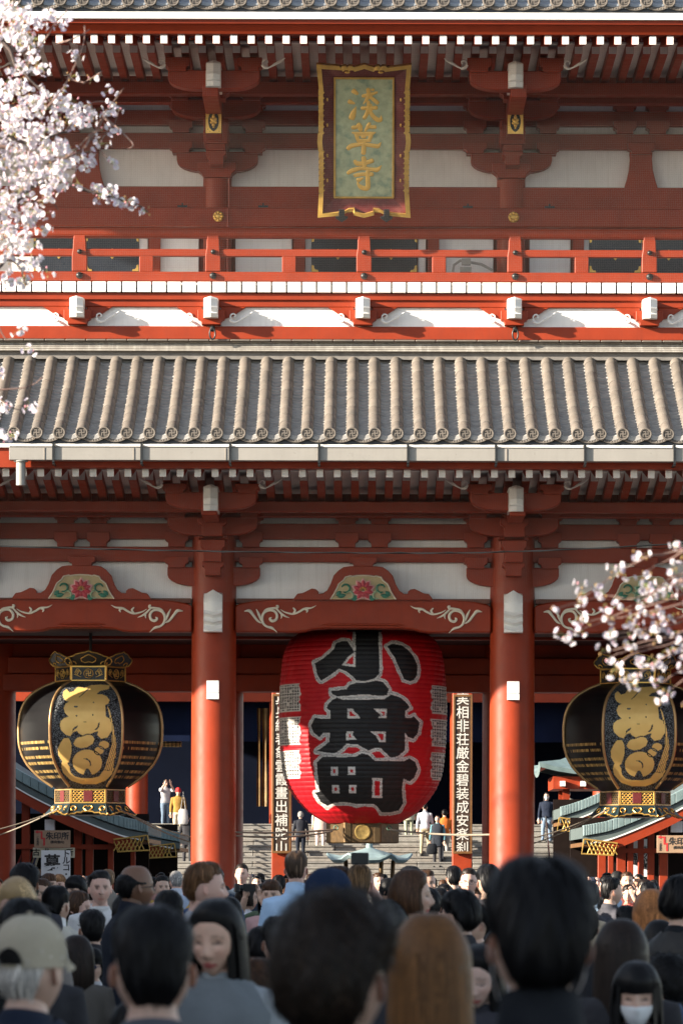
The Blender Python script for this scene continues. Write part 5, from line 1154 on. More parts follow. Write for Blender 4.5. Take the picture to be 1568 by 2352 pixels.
# ---- weeping cherry
dB = 15.0; YB_ = dB-DIST
def B_(cx, cy, dY=0.): return (X(cx/5+1254.7, YB_+dY), YB_+dY, Z(cy/5+1217, YB_+dY))
CB = thing('weeping_cherry_tree', 'weeping cherry with sparse pink-white sprays before the blossom-veiled lantern', 'tree', (0, 0, 0))
limb(CB, [(3.3, YB_+.2, -.1), (3.25, YB_+.2, 1.6), (3.1, YB_+.1, 3.0), (2.7, YB_, 4.0)], .16, .07, 'trunk', n=6, sides=12)
limb(CB, [(2.7, YB_, 4.0), (2.1, YB_, 4.0), (1.6, YB_, 3.55), B_(1700, 150)], .06, .012)
limb(CB, [(2.9, YB_, 3.7), (2.2, YB_-.1, 3.6), (1.6, YB_-.1, 3.1), B_(1750, 700)], .05, .010)
LN = [[(1700, 180), (1390, 260), (1150, 300), (950, 400), (700, 560), (480, 720), (370, 800)], [(1700, 120), (1450, 300), (1190, 430), (1120, 520)], [(1750, 420), (1380, 560), (1150, 760), (900, 900), (720, 1030)], [(1700, 520), (1400, 600), (1290, 650), (1100, 840), (1000, 900)],
      [(1750, 500), (1300, 680), (950, 790), (680, 750), (130, 890)], [(1750, 640), (1300, 820), (800, 960), (470, 1050)], [(1750, 780), (1300, 900), (700, 1030), (300, 1170), (200, 1240)], [(1750, 900), (1440, 1020), (1100, 1130), (760, 1190)], [(1750, 980), (1400, 1090), (1000, 1200), (800, 1240)],
      [(1750, 1060), (1450, 1200), (1050, 1290), (650, 1410)], [(1750, 1120), (1200, 1300), (900, 1390), (720, 1450)], [(1750, 1180), (1300, 1330), (1000, 1410), (780, 1560)], [(1750, 1300), (1500, 1370), (1250, 1500), (1080, 1620), (980, 1680)], [(1750, 1400), (1560, 1470), (1300, 1530)], [(1750, 1480), (1500, 1620), (1320, 1740)], [(1750, 1590), (1560, 1720), (1400, 1830)], [(1750, 1750), (1540, 2000)]]
for L_ in LN: limb(CB, [B_(a, b, random.uniform(-.06, .06)) for a, b in L_], .0044, .0016, 'twig', TWG, 4, 5)
CLB = [cluster(random.randint(1, 3), .0148, .025, .8, 'flower_cluster', True) for _ in range(7)]
for cx, cy in [(1470, 190), (1540, 320), (1450, 150), (1530, 210), (1070, 340), (1040, 300), (770, 480), (860, 510), (770, 560), (540, 660), (620, 740), (420, 770), (375, 680), (360, 840), (90, 920), (390, 1070), (350, 1030), (430, 1100), (370, 1190), (150, 1220), (200, 1250), (260, 1280), (660, 880), (690, 920), (760, 930), (720, 1030), (850, 950), (920, 1040), (1020, 860), (1020, 960), (1030, 1030), (1100, 880), (1130, 990), (1230, 950), (1200, 960), (700, 1200), (720, 1230), (780, 1290), (910, 1220), (1030, 1150), (1000, 1130), (1090, 1210), (1120, 520), (1080, 540), (1130, 680), (1100, 670), (1160, 720), (1200, 780), (1340, 670), (1360, 760), (1370, 800), (1430, 450), (1470, 510), (1520, 550), (1490, 690), (1550, 700), (1540, 920), (1440, 1000), (1340, 1020), (1310, 1120), (1280, 1080), (1330, 1160), (1210, 1220), (1210, 1330), (1180, 1190), (1330, 1410), (950, 1340), (920, 1330), (950, 1420), (610, 1440), (640, 1430), (710, 1480), (750, 1580), (745, 1640), (1080, 1550), (1050, 1540), (1160, 1500), (1250, 1560), (1220, 1530), (1270, 1590), (1440, 1200), (1520, 1280), (1470, 1370), (1420, 1390), (1540, 1340), (930, 1700), (980, 1740), (1000, 1780), (910, 1730), (1280, 1770), (1260, 1790), (1370, 1880), (1340, 1850), (1310, 1960), (1540, 1450), (1560, 1600), (1540, 2040), (1620, 300), (1640, 700), (1650, 1100), (1640, 1500)]:
    ob('flower_cluster', random.choice(CLB), CB, B_(cx+12, cy-45, random.uniform(-.08, .08)), (random.uniform(-.3, .3), random.uniform(-.3, .3), random.uniform(0, 6.28)), (random.uniform(.85, 1.1),)*3)

# ================================================================== BIRD NETS (fine mesh hung below both eaves)
NET = mat('net_cord', (.30, .28, .26), .8, var=0)
def net(name, label, x0, x1, top, bot, cell, wd):
    (ya, za), (yb, zb_) = top, bot; m = MB(); L = math.hypot(yb-ya, zb_-za); nv = int((x1-x0)/cell); nh = int(L/cell)
    sw = lambda x, t: .04*math.sin(x*.9+t*2)*math.sin(math.pi*t)
    for i in range(nv+1):
        x = x0+i*cell; q = [(x, ya+(yb-ya)*t+sw(x, t), za+(zb_-za)*t) for t in np.linspace(0, 1, 5)]
        m.add([(a+s*wd/2, b, c) for a, b, c in q for s in (-1, 1)], [(2*k, 2*k+2, 2*k+3, 2*k+1) for k in range(4)])
    for j in range(nh+1):
        t = j/nh; q = [(x, ya+(yb-ya)*t+sw(x, t)-.003, za+(zb_-za)*t) for x in np.linspace(x0, x1, 25)]
        m.add([(a, b, c+s*wd/2) for a, b, c in q for s in (-1, 1)], [(2*k, 2*k+2, 2*k+3, 2*k+1) for k in range(24)])
    o = m.build(name, NET); return tag(o, label, 'net')
net('bird_net', 'fine bird net hung from the upper eave down to the balcony', -9, 9, (-3.2, Z(110, -3.2)), (-1.2, Z(652, -1.2)), .03, .0007)
net('bird_net', 'fine bird net stretched below the lower eave over the brackets', -9, 9, (-2.9, Z(1100, -2.9)), (-.55, Z(1382, -.55)), .03, .0007)

# ================================================================== PEOPLE
def smooth(x, a, b): t = np.clip((x-a)/(b-a), 0, 1); return t*t*(3-2*t)
HW, HD, HH = .077, .097, .120      # head half width, half depth, half height
def head_r(th, el, fem=0.):
    """points of a head about its centre for azimuth th (0 = face, +y) and elevation el"""
    ce, se = np.cos(el), np.sin(el); ce = np.where(el > 0, np.abs(ce)**.66, ce); x = np.sin(th)*ce; y = np.cos(th)*ce; z = se
    fr = np.clip(y, 0, 1)
    wx = HW*(1-(.30+.10*fem)*smooth(-z, .15, 1.0)-.05*smooth(z, .5, 1)); px = wx*x
    jaw = smooth(-z, .1, .95)
    py = HD*y*(1+.0*z)-.012*(1-fr)*0
    py = np.where(y > 0, py*(1-.10*jaw), py*(1-.42*smooth(-z, .05, .9)))+.018*jaw*fr
    pz = HH*z*(1+.04*fr*(z < 0))
    f = smooth(fr, .25, .8)
    g = lambda cx, cz, sx, sz: np.exp(-((px-cx)/sx)**2-((pz-cz)/sz)**2)*f
    py = py+g(0, -.028, .011, .018)*.022+g(0, -.005, .008, .022)*.011+g(.013, -.036, .009, .008)*.008+g(-.013, -.036, .009, .008)*.008
    py = py-g(.031, .004, .017, .012)*.010-g(-.031, .004, .017, .012)*.010+g(.03, .022, .022, .007)*.004*(1-fem)+g(-.03, .022, .022, .007)*.004*(1-fem)
    py = py+g(0, -.062, .020, .006)*.008+g(0, -.073, .016, .007)*.008-g(0, -.067, .022, .003)*.004+g(0, -.098, .018, .014)*.008+g(.038, -.022, .02, .016)*.004+g(-.038, -.022, .02, .016)*.004
    return np.stack([px, py, pz], -1)
def hairline(th, el, style):
    """>0 where hair grows"""
    a = np.abs((th+math.pi) % (2*math.pi)-math.pi)         # 0 front .. pi back
    front_, side, back = {'short': (.62, .22, -.62), 'bob': (.55, -.35, -.85), 'long': (.55, -.35, -.9), 'bald': (1.35, .12, -.55), 'fringe': (.16, -.35, -.85), 'mop': (.38, .16, -.66), 'buzz': (.66, .10, -.55)}[style]
    fl = front_+(0)*a if style not in ('long', 'bob') else .62-.42*(a/1.1)**2
    if style in ('short', 'buzz'): fl = front_+.10-.22*(a/1.1)**2*(1-(a/1.1)**6)
    lim = np.where(a < 1.1, fl, np.where(a < 1.75, (front_ if style not in ('long', 'bob') else .22)+(side-(front_ if style not in ('long', 'bob') else .22))*smooth(a, 1.1, 1.6 if style not in ('long', 'bob') else 1.3), side+(back-side)*smooth(a, 1.9, 2.6)))
    if style == 'bald':
        lim = side+(back-side)*smooth(a, 1.8, 2.5); up = .30+.38*smooth(a, 1.6, 2.6)
        return np.where(a > 1.15, np.minimum(el-lim, up-el), -1.)
    return el-lim
def skin_mat(c):
    nm = 'skin_%02d%02d' % (int(c[0]*99), int(c[1]*99))
    if nm in MATS: return MATS[nm]
    m = mat(nm, c, .5, var=.07, scale=40, bump=.04, bscale=250, attr='face'); b = m.node_tree.nodes['Principled BSDF']
    b.inputs['Subsurface Weight'].default_value = .12; b.inputs['Subsurface Radius'].default_value = (.012, .005, .003); return m
def hair_mat(c):
    nm = 'hair_%03d%03d' % (int(c[0]*999), int(c[1]*999))
    return mat(nm, c, .45, var=.12, scale=22, spec=.2, attr='tone')
def cloth(c, r=.85): return mat('cloth_%02d_%02d_%02d' % tuple(int(q*99) for q in c), c, r, var=.14, scale=7, bump=.9, bscale=11, spec=.2)
# ---- bodies: union of lofts remeshed into one skin, for a few poses (metres, 1.70 m tall, facing +y, neck top at z 1.47)
def body_mesh(pose):
    m = MB()
    def loft(rings, n=20, e=2.5):
        P = []
        for cx, cy, cz, rx, ry in rings: P.append([(cx+rx*np.sign(math.cos(a))*abs(math.cos(a))**(2/e), cy+ry*np.sign(math.sin(a))*abs(math.sin(a))**(2/e), cz) for a in np.linspace(0, 2*math.pi, n, False)])
        k = len(rings); m.grid(np.array(P), 0, cv=True); o = len(m.v)-k*n; m.f += [tuple(o+j for j in range(n-1, -1, -1)), tuple(o+(k-1)*n+j for j in range(n))]; m.m += [0, 0]
    loft([(0, 0, .80, .10, .08), (0, 0, .84, .165, .115), (0, 0, .95, .175, .125), (0, 0, 1.08, .150, .110), (0, .005, 1.22, .172, .120), (0, .0, 1.32, .185, .115), (0, -.005, 1.375, .165, .100), (0, -.01, 1.405, .115, .085), (0, -.01, 1.43, .075, .068), (0, -.008, 1.46, .062, .062)])
    loft([(0, -.010, 1.40, .064, .064), (0, -.004, 1.46, .057, .060), (0, .002, 1.50, .054, .060), (0, .004, 1.55, .052, .062)], 16, 2)
    hips = .09
    for s in (-1, 1):
        kn = (s*.095, .02, .47); an = (s*.10, -.01, .09)
        if pose == 'walk': kn = (s*.095, .05+.16*s, .50+.06*(s > 0)); an = (s*.10, .02+.22*s, .09+(.17 if s > 0 else 0))
        m.tube([(s*hips, 0, .90), (s*hips, .01, .80), ((s*hips+kn[0])/2, kn[1]*.5+.01, .66), kn, ((kn[0]+an[0])/2, (kn[1]+an[1])/2-.015, (kn[2]+an[2])/2+.03), an], [.095, .098, .085, .062, .058, .042], 12)
        m.tube([(an[0], an[1]-.05, an[2]-.045), (an[0], an[1]+.02, an[2]-.04), (an[0], an[1]+.12, an[2]-.05), (an[0], an[1]+.19, an[2]-.06)], [.04, .048, .045, .028], 10, sq=1)
        sh = (s*.175, -.005, 1.355)
        if pose in ('stand', 'walk'): el, wr, fd = (s*.235, -.02+(.05*s if pose == 'walk' else 0), 1.08), (s*.245, .06+(.09*s if pose == 'walk' else 0), .85), Vector((0, .18, -1))
        elif pose == 'photo': el, wr, fd = (s*.25, .20, 1.30), (s*.095, .26, 1.56), Vector((-s*.25, .12, 1))
        else: el, wr, fd = (s*.235, .02, 1.09), (s*.09, .25, 1.16), Vector((-s*.5, .6, .35))
        m.tube([(s*.12, -.005, 1.36), sh, tuple((np.array(sh)*.5+np.array(el)*.5)), el, tuple(np.array(el)*.5+np.array(wr)*.5), wr], [.055, .066, .056, .047, .042, .031], 12)
        fd.normalize(); wv = Vector(wr); sd = fd.cross(Vector((0, 1, 0)) if abs(fd.y) < .8 else Vector((0, 0, 1))).normalized(); nr = sd.cross(fd)
        m.tube([wv, wv+fd*.04, wv+fd*.085], [.030, .042, .040], 8, sq=.55, up=tuple(nr))
        for k in range(4):
            b0 = wv+fd*.075+sd*(.027-.018*k); ln = (.070, .080, .076, .060)[k]
            m.tube([b0, b0+fd*ln*.45+nr*.004, b0+fd*ln*.75+nr*.018, b0+fd*ln*.9+nr*.034], [.0100, .0096, .0088, .0075], 6)
        b0 = wv+fd*.02+sd*.035; m.tube([b0, b0+sd*.022+fd*.03+nr*.012, b0+sd*.022+fd*.06+nr*.028], [.013, .011, .009], 6)
    me = bpy.data.meshes.new('tmp'); me.from_pydata(m.v, [], m.f); o = bpy.data.objects.new('tmp', me); COL.objects.link(o)
    rm = o.modifiers.new('r', 'REMESH'); rm.mode = 'VOXEL'; rm.voxel_size = .0125; sm_ = o.modifiers.new('s', 'SMOOTH'); sm_.iterations = 3; sm_.factor = .5
    dg = bpy.context.evaluated_depsgraph_get(); ev = o.evaluated_get(dg).to_mesh()
    V = np.zeros(len(ev.vertices)*3); ev.vertices.foreach_get('co', V); V = V.reshape(-1, 3)
    F = [tuple(p.vertices) for p in ev.polygons]; C_ = np.array([np.mean(V[list(f)], 0) for f in F])
    bpy.data.objects.remove(o)
    # 0 skin 1 top 2 trousers 3 shoes
    z = C_[:, 2]; mi = np.where(z > 1.452, 0, np.where(z > .90, 1, np.where(z > .11, 2, 3)))
    for s in (-1, 1):
        wr = {'stand': (s*.245, .06, .85), 'walk': (s*.245, .06+.09*s, .85), 'photo': (s*.095, .26, 1.56), 'hold': (s*.09, .25, 1.16)}[pose]
        d = {'stand': (0, .18, -1), 'walk': (0, .18, -1), 'photo': (-s*.25, .12, 1), 'hold': (-s*.5, .6, .35)}[pose]; q = C_-np.array(wr); dn = np.array(d)/np.linalg.norm(d)
        mi[(np.linalg.norm(q-dn*.06, axis=1) < .125) & (q @ dn > -.01)] = 0
        if pose == 'photo': mi[(np.linalg.norm(q+np.array([-s*.05, .02, .12]), axis=1) < .11)] = 0
    return V, F, mi
BODY = {}
def grid_faces(nu, nv, o=0): return [(o+i*nv+j, o+i*nv+(j+1) % nv, o+(i+1)*nv+(j+1) % nv, o+(i+1)*nv+j) for i in range(nu-1) for j in range(nv)]
def head_mesh(fem, res, skin, lipc, eyes=None):
    nu, nv = res; el = np.linspace(-1.52, 1.52, nu)[:, None]*np.ones((1, nv)); th = (np.arange(nv)/nv*2*math.pi-math.pi)[None, :]*np.ones((nu, 1))
    th = th-.35*np.sin(th)      # more columns on the face
    P = head_r(th, el, fem); fc = np.zeros(P.shape); fc[:] = skin
    x, z = P[..., 0], P[..., 2]; fr = np.cos(th)*np.cos(el) > .45
    lip = fr & (np.abs(z+.067) < .010-.35*np.abs(x)**1.15) & (np.abs(x) < .024); fc[lip] = lipc
    brow = fr & (np.abs(z-.026+.25*np.maximum(0, np.abs(x)-.034)) < (.0026 if fem else .0045)) & (np.abs(np.abs(x)-.032) < .017); fc[brow] = np.array(skin)*(.55 if fem else .30)
    eye = fr & (np.abs(z-.003) < .0046-.22*np.abs(np.abs(x)-.031)) & (np.abs(np.abs(x)-.031) < .014); fc[eye] = (.30, .24, .22) if nu > 100 else np.array(skin)*.30; fc[eye & (np.abs(np.abs(x)-.031) < .0055)] = (.03, .02, .018)
    lash = fr & (np.abs(z-.0078+5*(np.abs(x)-.031)**2*4) < .0019) & (np.abs(np.abs(x)-.031) < .016); fc[lash] = (.03, .022, .02) if nu > 100 else np.array(skin)*.35
    if eyes == 'down':
        fc[eye | lash] = np.array(skin)*.92; ln = fr & (np.abs(z+.0005-.35*np.abs(np.abs(x)-.031)**1.0*0-4*(np.abs(x)-.031)**2) < .0030) & (np.abs(np.abs(x)-.031) < .0165); fc[ln] = (.03, .02, .02)
    ck = fr & ~lip & ~brow & ~eye; blush = np.exp(-((np.abs(x)-.04)/.018)**2-((z+.03)/.018)**2)[..., None]*np.array([0.03, -.02, -.015]); fc[ck] += blush[ck]
    V = [P.reshape(-1, 3)]; F = grid_faces(nu, nv); F += [tuple(range(nv-1, -1, -1)), tuple((nu-1)*nv+j for j in range(nv))]; Cc = [fc.reshape(-1, 3)]; o = nu*nv
    for s in (-1, 1):      # ears
        ne, me_ = 8, 12; E = np.zeros((ne, me_, 3))
        for i in range(ne):
            b = math.pi*(.03+.94*i/(ne-1))-math.pi/2
            for j in range(me_):
                a = 2*math.pi*j/me_; u, v = math.cos(b)*math.cos(a), math.sin(b)
                E[i, j] = (s*(.0765+.0045*math.cos(b)*math.sin(a)+.009*max(0, .5-u)), -.012+.0145*u-.005*v, -.008+.026*v*(1 if v > 0 else .9))
        V.append(E.reshape(-1, 3)); F += grid_faces(ne, me_, o); o += ne*me_; Cc.append(np.ones((ne*me_, 3))*(np.array(skin)*[1.02, .90, .88]))
    return np.concatenate(V), F, np.concatenate(Cc)
def hair_obj(root, style, colr, thick, nstr, hc, fem, length=.0, wave=.0, curl=0., sw=.0030, seed=0):
    r_ = np.random.default_rng(seed); nu, nv = 30, 40
    el = np.linspace(-1.4, 1.55, nu)[:, None]*np.ones((1, nv)); th = (np.arange(nv)/nv*2*math.pi)[None, :]*np.ones((nu, 1)); ph_ = r_.uniform(0, 6, 6)
    def bump_(th, el): return .5+.25*np.sin(3*th+ph_[0]+2*el)+.2*np.sin(7*th+ph_[1])*np.sin(5*el+ph_[2])+.12*np.sin(13*th+ph_[3]+3*np.sin(el*4))
    def shell(th, el):
        P = head_r(th, el, fem); h = hairline(th, el, style); d = smooth(h, -.02, .42)*thick*(1+(.5 if not length else .12)*(bump_(th, el)-.5))-.008*(1-smooth(h, -.06, .02)); d = d*(.30+.70*smooth(el, -.1, .75)) if style in ('short',) else d
        n = P/np.linalg.norm(P, axis=-1, keepdims=True); return P+n*d[..., None], n, h
    P, N, h = shell(th, el); m = MB(); m.grid(P, 0, cv=True); o = len(m.v)-nu*nv
    m.f += [tuple(o+j for j in range(nv-1, -1, -1)), tuple(o+(nu-1)*nv+j for j in range(nv))]; m.m += [0, 0]
    if length > 0:      # curtain of long hair behind and beside the face
        for lay, ins in ((0, 0.), (1, -.012)):
            nr, nc = 14, 34; tt = np.linspace(.84, 2*math.pi-.84, nc); C_ = np.zeros((nr, nc, 3))
            for i in range(nr):
                q = i/(nr-1); z = .05-q*length; e0 = .35
                base, _, _ = shell(tt, np.full(nc, e0)); flare = 1+.10*math.sin(q*math.pi*.8)+.03*np.sin(tt*9+q*5*(1+wave*3))-.12*q*q
                C_[i, :, 0] = base[:, 0]*(flare+ins*8); C_[i, :, 1] = (base[:, 1])*(flare+ins*8)-.012*q+.02*q*q; C_[i, :, 2] = z+wave*.012*np.sin(q*9+tt*3)
            m.grid(C_, 0)
    Vs = [np.array(m.v)]; F = list(m.f); o = len(m.v)
    if nstr:
        K = 13 if length > 0 else 7; t0 = r_.uniform(0, 2*math.pi, nstr); e0 = np.arcsin(np.clip(1-r_.random(nstr)**1.0*1.75, -.8, .999)); e0 = np.clip(e0, -.8, 1.5)
        ok = hairline(t0, e0, style) > .02; t0, e0 = t0[ok], e0[ok]; n = len(t0)
        fly = r_.random(n); lf = .006*r_.random(n)**2
        Ls = (r_.uniform(.35, .8, n))*(1 if style not in ('buzz', 'bald') else .35)
        S_ = np.zeros((n, K, 3)); dirn = np.sign(r_.random(n)-.5)
        for k in range(K):
            q = k/(K-1); e = e0-Ls*q; t = t0+.25*Ls*q*np.sin(t0*2+ph_[4])+curl*.12*np.sin(q*9+t0*40)
            e = np.maximum(e, -1.2); e = np.where(hairline(t, e, style) < .0, ep, e) if k else e; ep = e; B, Nn, hh = shell(t, e); lift = .0022+.012*curl*np.abs(np.sin(q*7+e0*30))*r_.random(n)+lf*(thick/.02)*np.sin(q*2.2)+.004*q*(fly > .9)+.016*q*q*(fly > .975)
            S_[:, k] = B+Nn*lift[:, None]
            if length <= 0:
                over = np.clip(-hh, 0, .5); S_[:, k, 2] -= over*.01
        if length > 0:
            nl = nstr; tt = r_.uniform(.82, 2*math.pi-.82, nl); e1 = r_.uniform(.3, 1.4, nl); S2 = np.zeros((nl, K, 3)); Lq = length*r_.uniform(.6, 1.04, nl)
            for k in range(K):
                q = k/(K-1); B, Nq, _ = shell(tt, e1+(.3-e1)*min(1, q/.34)); q = max(0, (q-.34)/.66); fl = 1+.10*np.sin(np.clip(q*Lq/length, 0, 1)*math.pi*.8)-.12*q*q+.010+.006*np.sin(tt*57)*q
                S2[:, k, 0] = B[:, 0]*fl+wave*.010*np.sin(q*10+tt*5); S2[:, k, 1] = B[:, 1]*fl-.012*q+.02*q*q; S2[:, k, 2] = B[:, 2]-q*Lq
            S_ = S2; n = len(S_)
        T_ = np.gradient(S_, axis=1); Nn = S_*np.array([1, 1, .6]); W = np.cross(T_, Nn); W /= np.linalg.norm(W, axis=-1, keepdims=True)+1e-9
        wd = sw*r_.uniform(.5, 1.3, (n, 1, 1))*np.interp(np.linspace(0, 6, K), range(7), [.5, .9, 1, 1, .9, .7, .15]).reshape(1, K, 1)
        Q = np.stack([S_-W*wd, S_+W*wd], 2).reshape(-1, 3); Vs.append(Q)
        b = o+np.arange(n)[:, None]*2*K+np.arange(K-1)[None, :]*2; Fq = np.stack([b, b+1, b+3, b+2], -1).reshape(-1, 4); F += [tuple(f) for f in Fq.tolist()]
    me = bpy.data.meshes.new('hair'); me.from_pydata(np.concatenate(Vs).tolist(), [], F); me.materials.append(hair_mat(colr)); me.shade_smooth()
    tn = np.full(len(me.vertices), .8)
    if nstr: tn[o:] = np.repeat(np.exp(r_.normal(0, .45, n)), 2*K)
    a_ = me.attributes.new('tone', 'FLOAT_COLOR', 'POINT'); q = np.ones((len(tn), 4), np.float32); q[:, :3] = np.array(colr)[None, :]*tn[:, None]; a_.data.foreach_set('color', q.reshape(-1))
    return ob('hair', me, root, hc)
SKJ = (.52, .34, .26); SKP = (.58, .36, .29); SKB = (.17, .085, .05); SKT = (.46, .29, .21)
BK = (.0045, .0042, .0048); DB = (.016, .010, .0075); BR = (.055, .026, .013); GB = (.115, .052, .017); BL = (.42, .29, .15); GY = (.30, .29, .28); GI = (.30, .12, .04)
NP = 0
def person(dx, dtop, wpx, yaw, style, hc, top, label, pose='stand', skin=SKJ, fem=0., thick=.022, length=0., nod=0., tilt=0., trouser=(.03, .035, .05), near=None, wave=0., curl=0., mask_=False, glasses=None, cap=None, collar=None, group=None, stand_z=0., h=None, Y=None, xw=None, hyaw=0., suit=None, eyes=None):
    """dx,dtop: measured position of the crown; wpx: measured width of the head with hair; yaw 0 = back to the camera"""
    global NP; NP += 1
    if Y is None: s_ = wpx/(.156+2*thick*.9); Y = FPX/s_-DIST
    s_ = S(Y)
    if h is None: h = Z(dtop, Y)-stand_z
    x = X(dx, Y) if xw is None else xw; d = Y+DIST; sc_ = (h-thick*.9)/1.70
    T = thing('person', label, 'person', (x, Y, stand_z), R(yaw), group); T.scale = (sc_*random.uniform(.97, 1.03),)*2+(sc_,)
    # keep the head the measured size whatever the height
    hs = min(1.12, max(.9, 1/sc_)); zc_ = 1.70-HH*hs-.002
    lod = 0 if d < 13 else 1 if d < 30 else 2
    V, F, fc = head_mesh(fem, ((124, 140), (60, 72), (24, 36))[lod], skin, np.array((.42, .10, .09)) if fem else np.array(skin)*[.85, .6, .6], eyes)
    Mh = (Matrix.Rotation(R(hyaw), 3, 'Z') @ Matrix.Rotation(R(-nod), 3, 'X') @ Matrix.Rotation(R(tilt), 3, 'Y')); Mn = np.array(Mh)
    V = (V*hs) @ Mn.T+np.array([0, .018, zc_])
    bV, bF, bm = BODY.setdefault(pose, None) or BODY.__setitem__(pose, body_mesh(pose)) or BODY[pose]
    if lod == 2 and False: pass
    n0 = len(V); me = bpy.data.meshes.new('body'); me.from_pydata(np.concatenate([V, bV]).tolist(), [], F+[tuple(n0+i for i in f) for f in bF])
    for q in (skin_mat(skin), cloth(top), cloth(trouser), cloth((.02, .02, .02), .5)): me.materials.append(q)
    me.polygons.foreach_set('material_index', np.concatenate([np.zeros(len(F), int), bm]).astype(np.int32)); me.shade_smooth()
    a = me.attributes.new('face', 'FLOAT_COLOR', 'POINT'); q = np.ones((n0+len(bV), 4), np.float32); q[:n0, :3] = fc; q[n0:, :3] = skin; a.data.foreach_set('color', q.reshape(-1))
    ob('body', me, T)
    def put_head(o, loc=(0, 0, 0)):
        v = Mh @ Vector(loc); o.location = (v.x*hs, .018+v.y*hs, zc_+v.z*hs); o.rotation_euler = Mh.to_euler(); o.scale = (hs,)*3; return o
    if style != 'none':
        ns = (5200, 2000, 260)[lod]; hr = hair_obj(T, style, hc, thick, ns, (0, 0, 0), fem, length, wave, curl, (.0013, .0020, .0045)[lod], seed=NP*13); put_head(hr)
    # collar or neckline ring
    cc = collar or top; m = MB(); hi = .055 if collar else .018
    P = np.array([[(rx*math.cos(a), -.006+ry*math.sin(a)+.012*(z > 0), 1.435+z-.018*math.sin(a)) for a in np.linspace(0, 2*math.pi, 24, False)] for rx, ry, z in ((.088, .082, -.03), (.078, .076, 0), (.070, .072, hi), (.064, .066, hi), (.064, .066, 0))]); m.grid(P, 0, cv=True); m.build('collar', cloth(cc), T, 60)
    if suit:
        m = MB(); P = []
        for z, rx, ry in ((.70, .205, .150), (.85, .205, .150), (.98, .196, .142), (1.1, .178, .132), (1.22, .198, .140), (1.31, .215, .136), (1.365, .19, .118), (1.405, .135, .10), (1.435, .095, .085)):
            P.append([(rx*np.sign(math.cos(a))*abs(math.cos(a))**.8, -.004+ry*np.sign(math.sin(a))*abs(math.sin(a))**.8+.003*math.sin(a*11+z*20), z+.004*math.sin(a*7+z*9)) for a in np.linspace(0, 2*math.pi, 40, False)])
        m.grid(np.array(P), 0, cv=True); m.build('jacket', cloth(suit), T, 60)
    if mask_:
        m = MB(); P = []
        for z in np.linspace(-.105, -.018, 7):
            r_ = []
            for u in np.linspace(-1, 1, 11):
                pt = head_r(np.array([u*1.05]), np.array([max(-1.2, math.asin(max(-.95, z/HH)))]), 0)[0]; r_.append((pt[0]*1.03, pt[1]+.010+.012*(1-u*u)*math.sin((z+.105)/.087*math.pi), z))
            P.append(r_)
        m.grid(np.array(P)); o = m.build('face_mask', mat('mask_white', (.72, .74, .76), .8, var=.03), T, 60); put_head(o)
        m = MB()
        for s in (-1, 1):
            for z in (-.03, -.09): m.tube([(s*.066, .045, z), (s*.078, .015, z*.5-.01), (s*.082, -.022, -.008)], .0016, 5)
        put_head(tag(m.build('mask_straps', mat('mask_white', (1, 1, 1)), T), kind='stuff'))
    if glasses:
        m = MB()
        for s in (-1, 1):
            m.tube([(s*.032+.022*math.cos(a)*1.1, .098+.004*math.cos(a)*s*-1, .002+.017*math.sin(a)) for a in np.linspace(0, 6.283, 17)], .0018, 5); m.tube([(s*.056, .094, .006), (s*.078, .05, .006), (s*.081, -.012, .0)], .0018, 5)
        m.tube([(-.009, .104, .004), (.009, .104, .004)], .0018, 5)
        if glasses == 'sun':
            for s in (-1, 1): m.ell((s*.032, .0985, .002), (.024, .004, .017), 12, 7)
        put_head(m.build('glasses', mat('sunglass_lens', (.02, .03, .10), .1, .6) if glasses == 'sun' else BLK, T, 60))
    if cap:
        cc_, kind = cap; m = MB(); P = []
        for e in np.linspace(.10, 1.53, 12):
            tt = np.linspace(0, 2*math.pi, 36, False); hp = head_r(tt, np.full(36, e), 0); nn = hp/np.linalg.norm(hp, axis=1, keepdims=True); P.append(hp+nn*(.009+.013*float(smooth(e, .1, .7))+.0018*np.sin(tt*6+e*3)[:, None]+.0012*np.sin(tt*17+e*9)[:, None]))
        P = np.array(P); m.grid(P, 0, cv=True); m.f.append(tuple(len(m.v)-36+j for j in range(36))); m.m.append(0)
        if kind != 'beanie':
            sg = 1 if kind == 'front' else -1; Bq = []
            for rr_ in (0, .35, .7, 1):
                Bq.append([((.086+.0*rr_)*math.sin(a)*(1-.12*rr_), sg*(.10*math.cos(a)+.015+.068*rr_*math.cos(a)**.7 if math.cos(a) > 0 else .015), .034-.014*rr_-.02*rr_*math.sin(a)**2) for a in np.linspace(-1.35, 1.35, 17)])
            m.grid(np.array(Bq)); m.ell((0, .0, .148), (.008, .008, .004), 8, 4)
        if kind == 'beanie': m.grid(np.array([[(p[0]*q, p[1]*q, p[2]+z) for p in P[0]] for q, z in ((1.0, -.03), (1.05, -.03), (1.06, 0), (1.04, .018), (1., .018))]), 0, cv=True)
        cpo = put_head(m.build('cap', cloth(cc_), T, 60))
        if near == 'strap':
            m = MB(); Q = []
            for r_ in np.linspace(.05, 1, 5):
                tt = math.pi+r_*.42*np.cos(np.linspace(0, math.pi, 15)); ee = .16+r_*.30*np.sin(np.linspace(0, math.pi, 15)); hp = head_r(tt, ee, 0); nn = hp/np.linalg.norm(hp, axis=1, keepdims=True); Q.append(hp+nn*(.014+.012*smooth(ee, .1, .7))[:, None])
            m.grid(np.array(Q)); ob('strap_opening', m.mesh('strap_opening', hair_mat((.20, .18, .165)), 60), cpo)
    return T
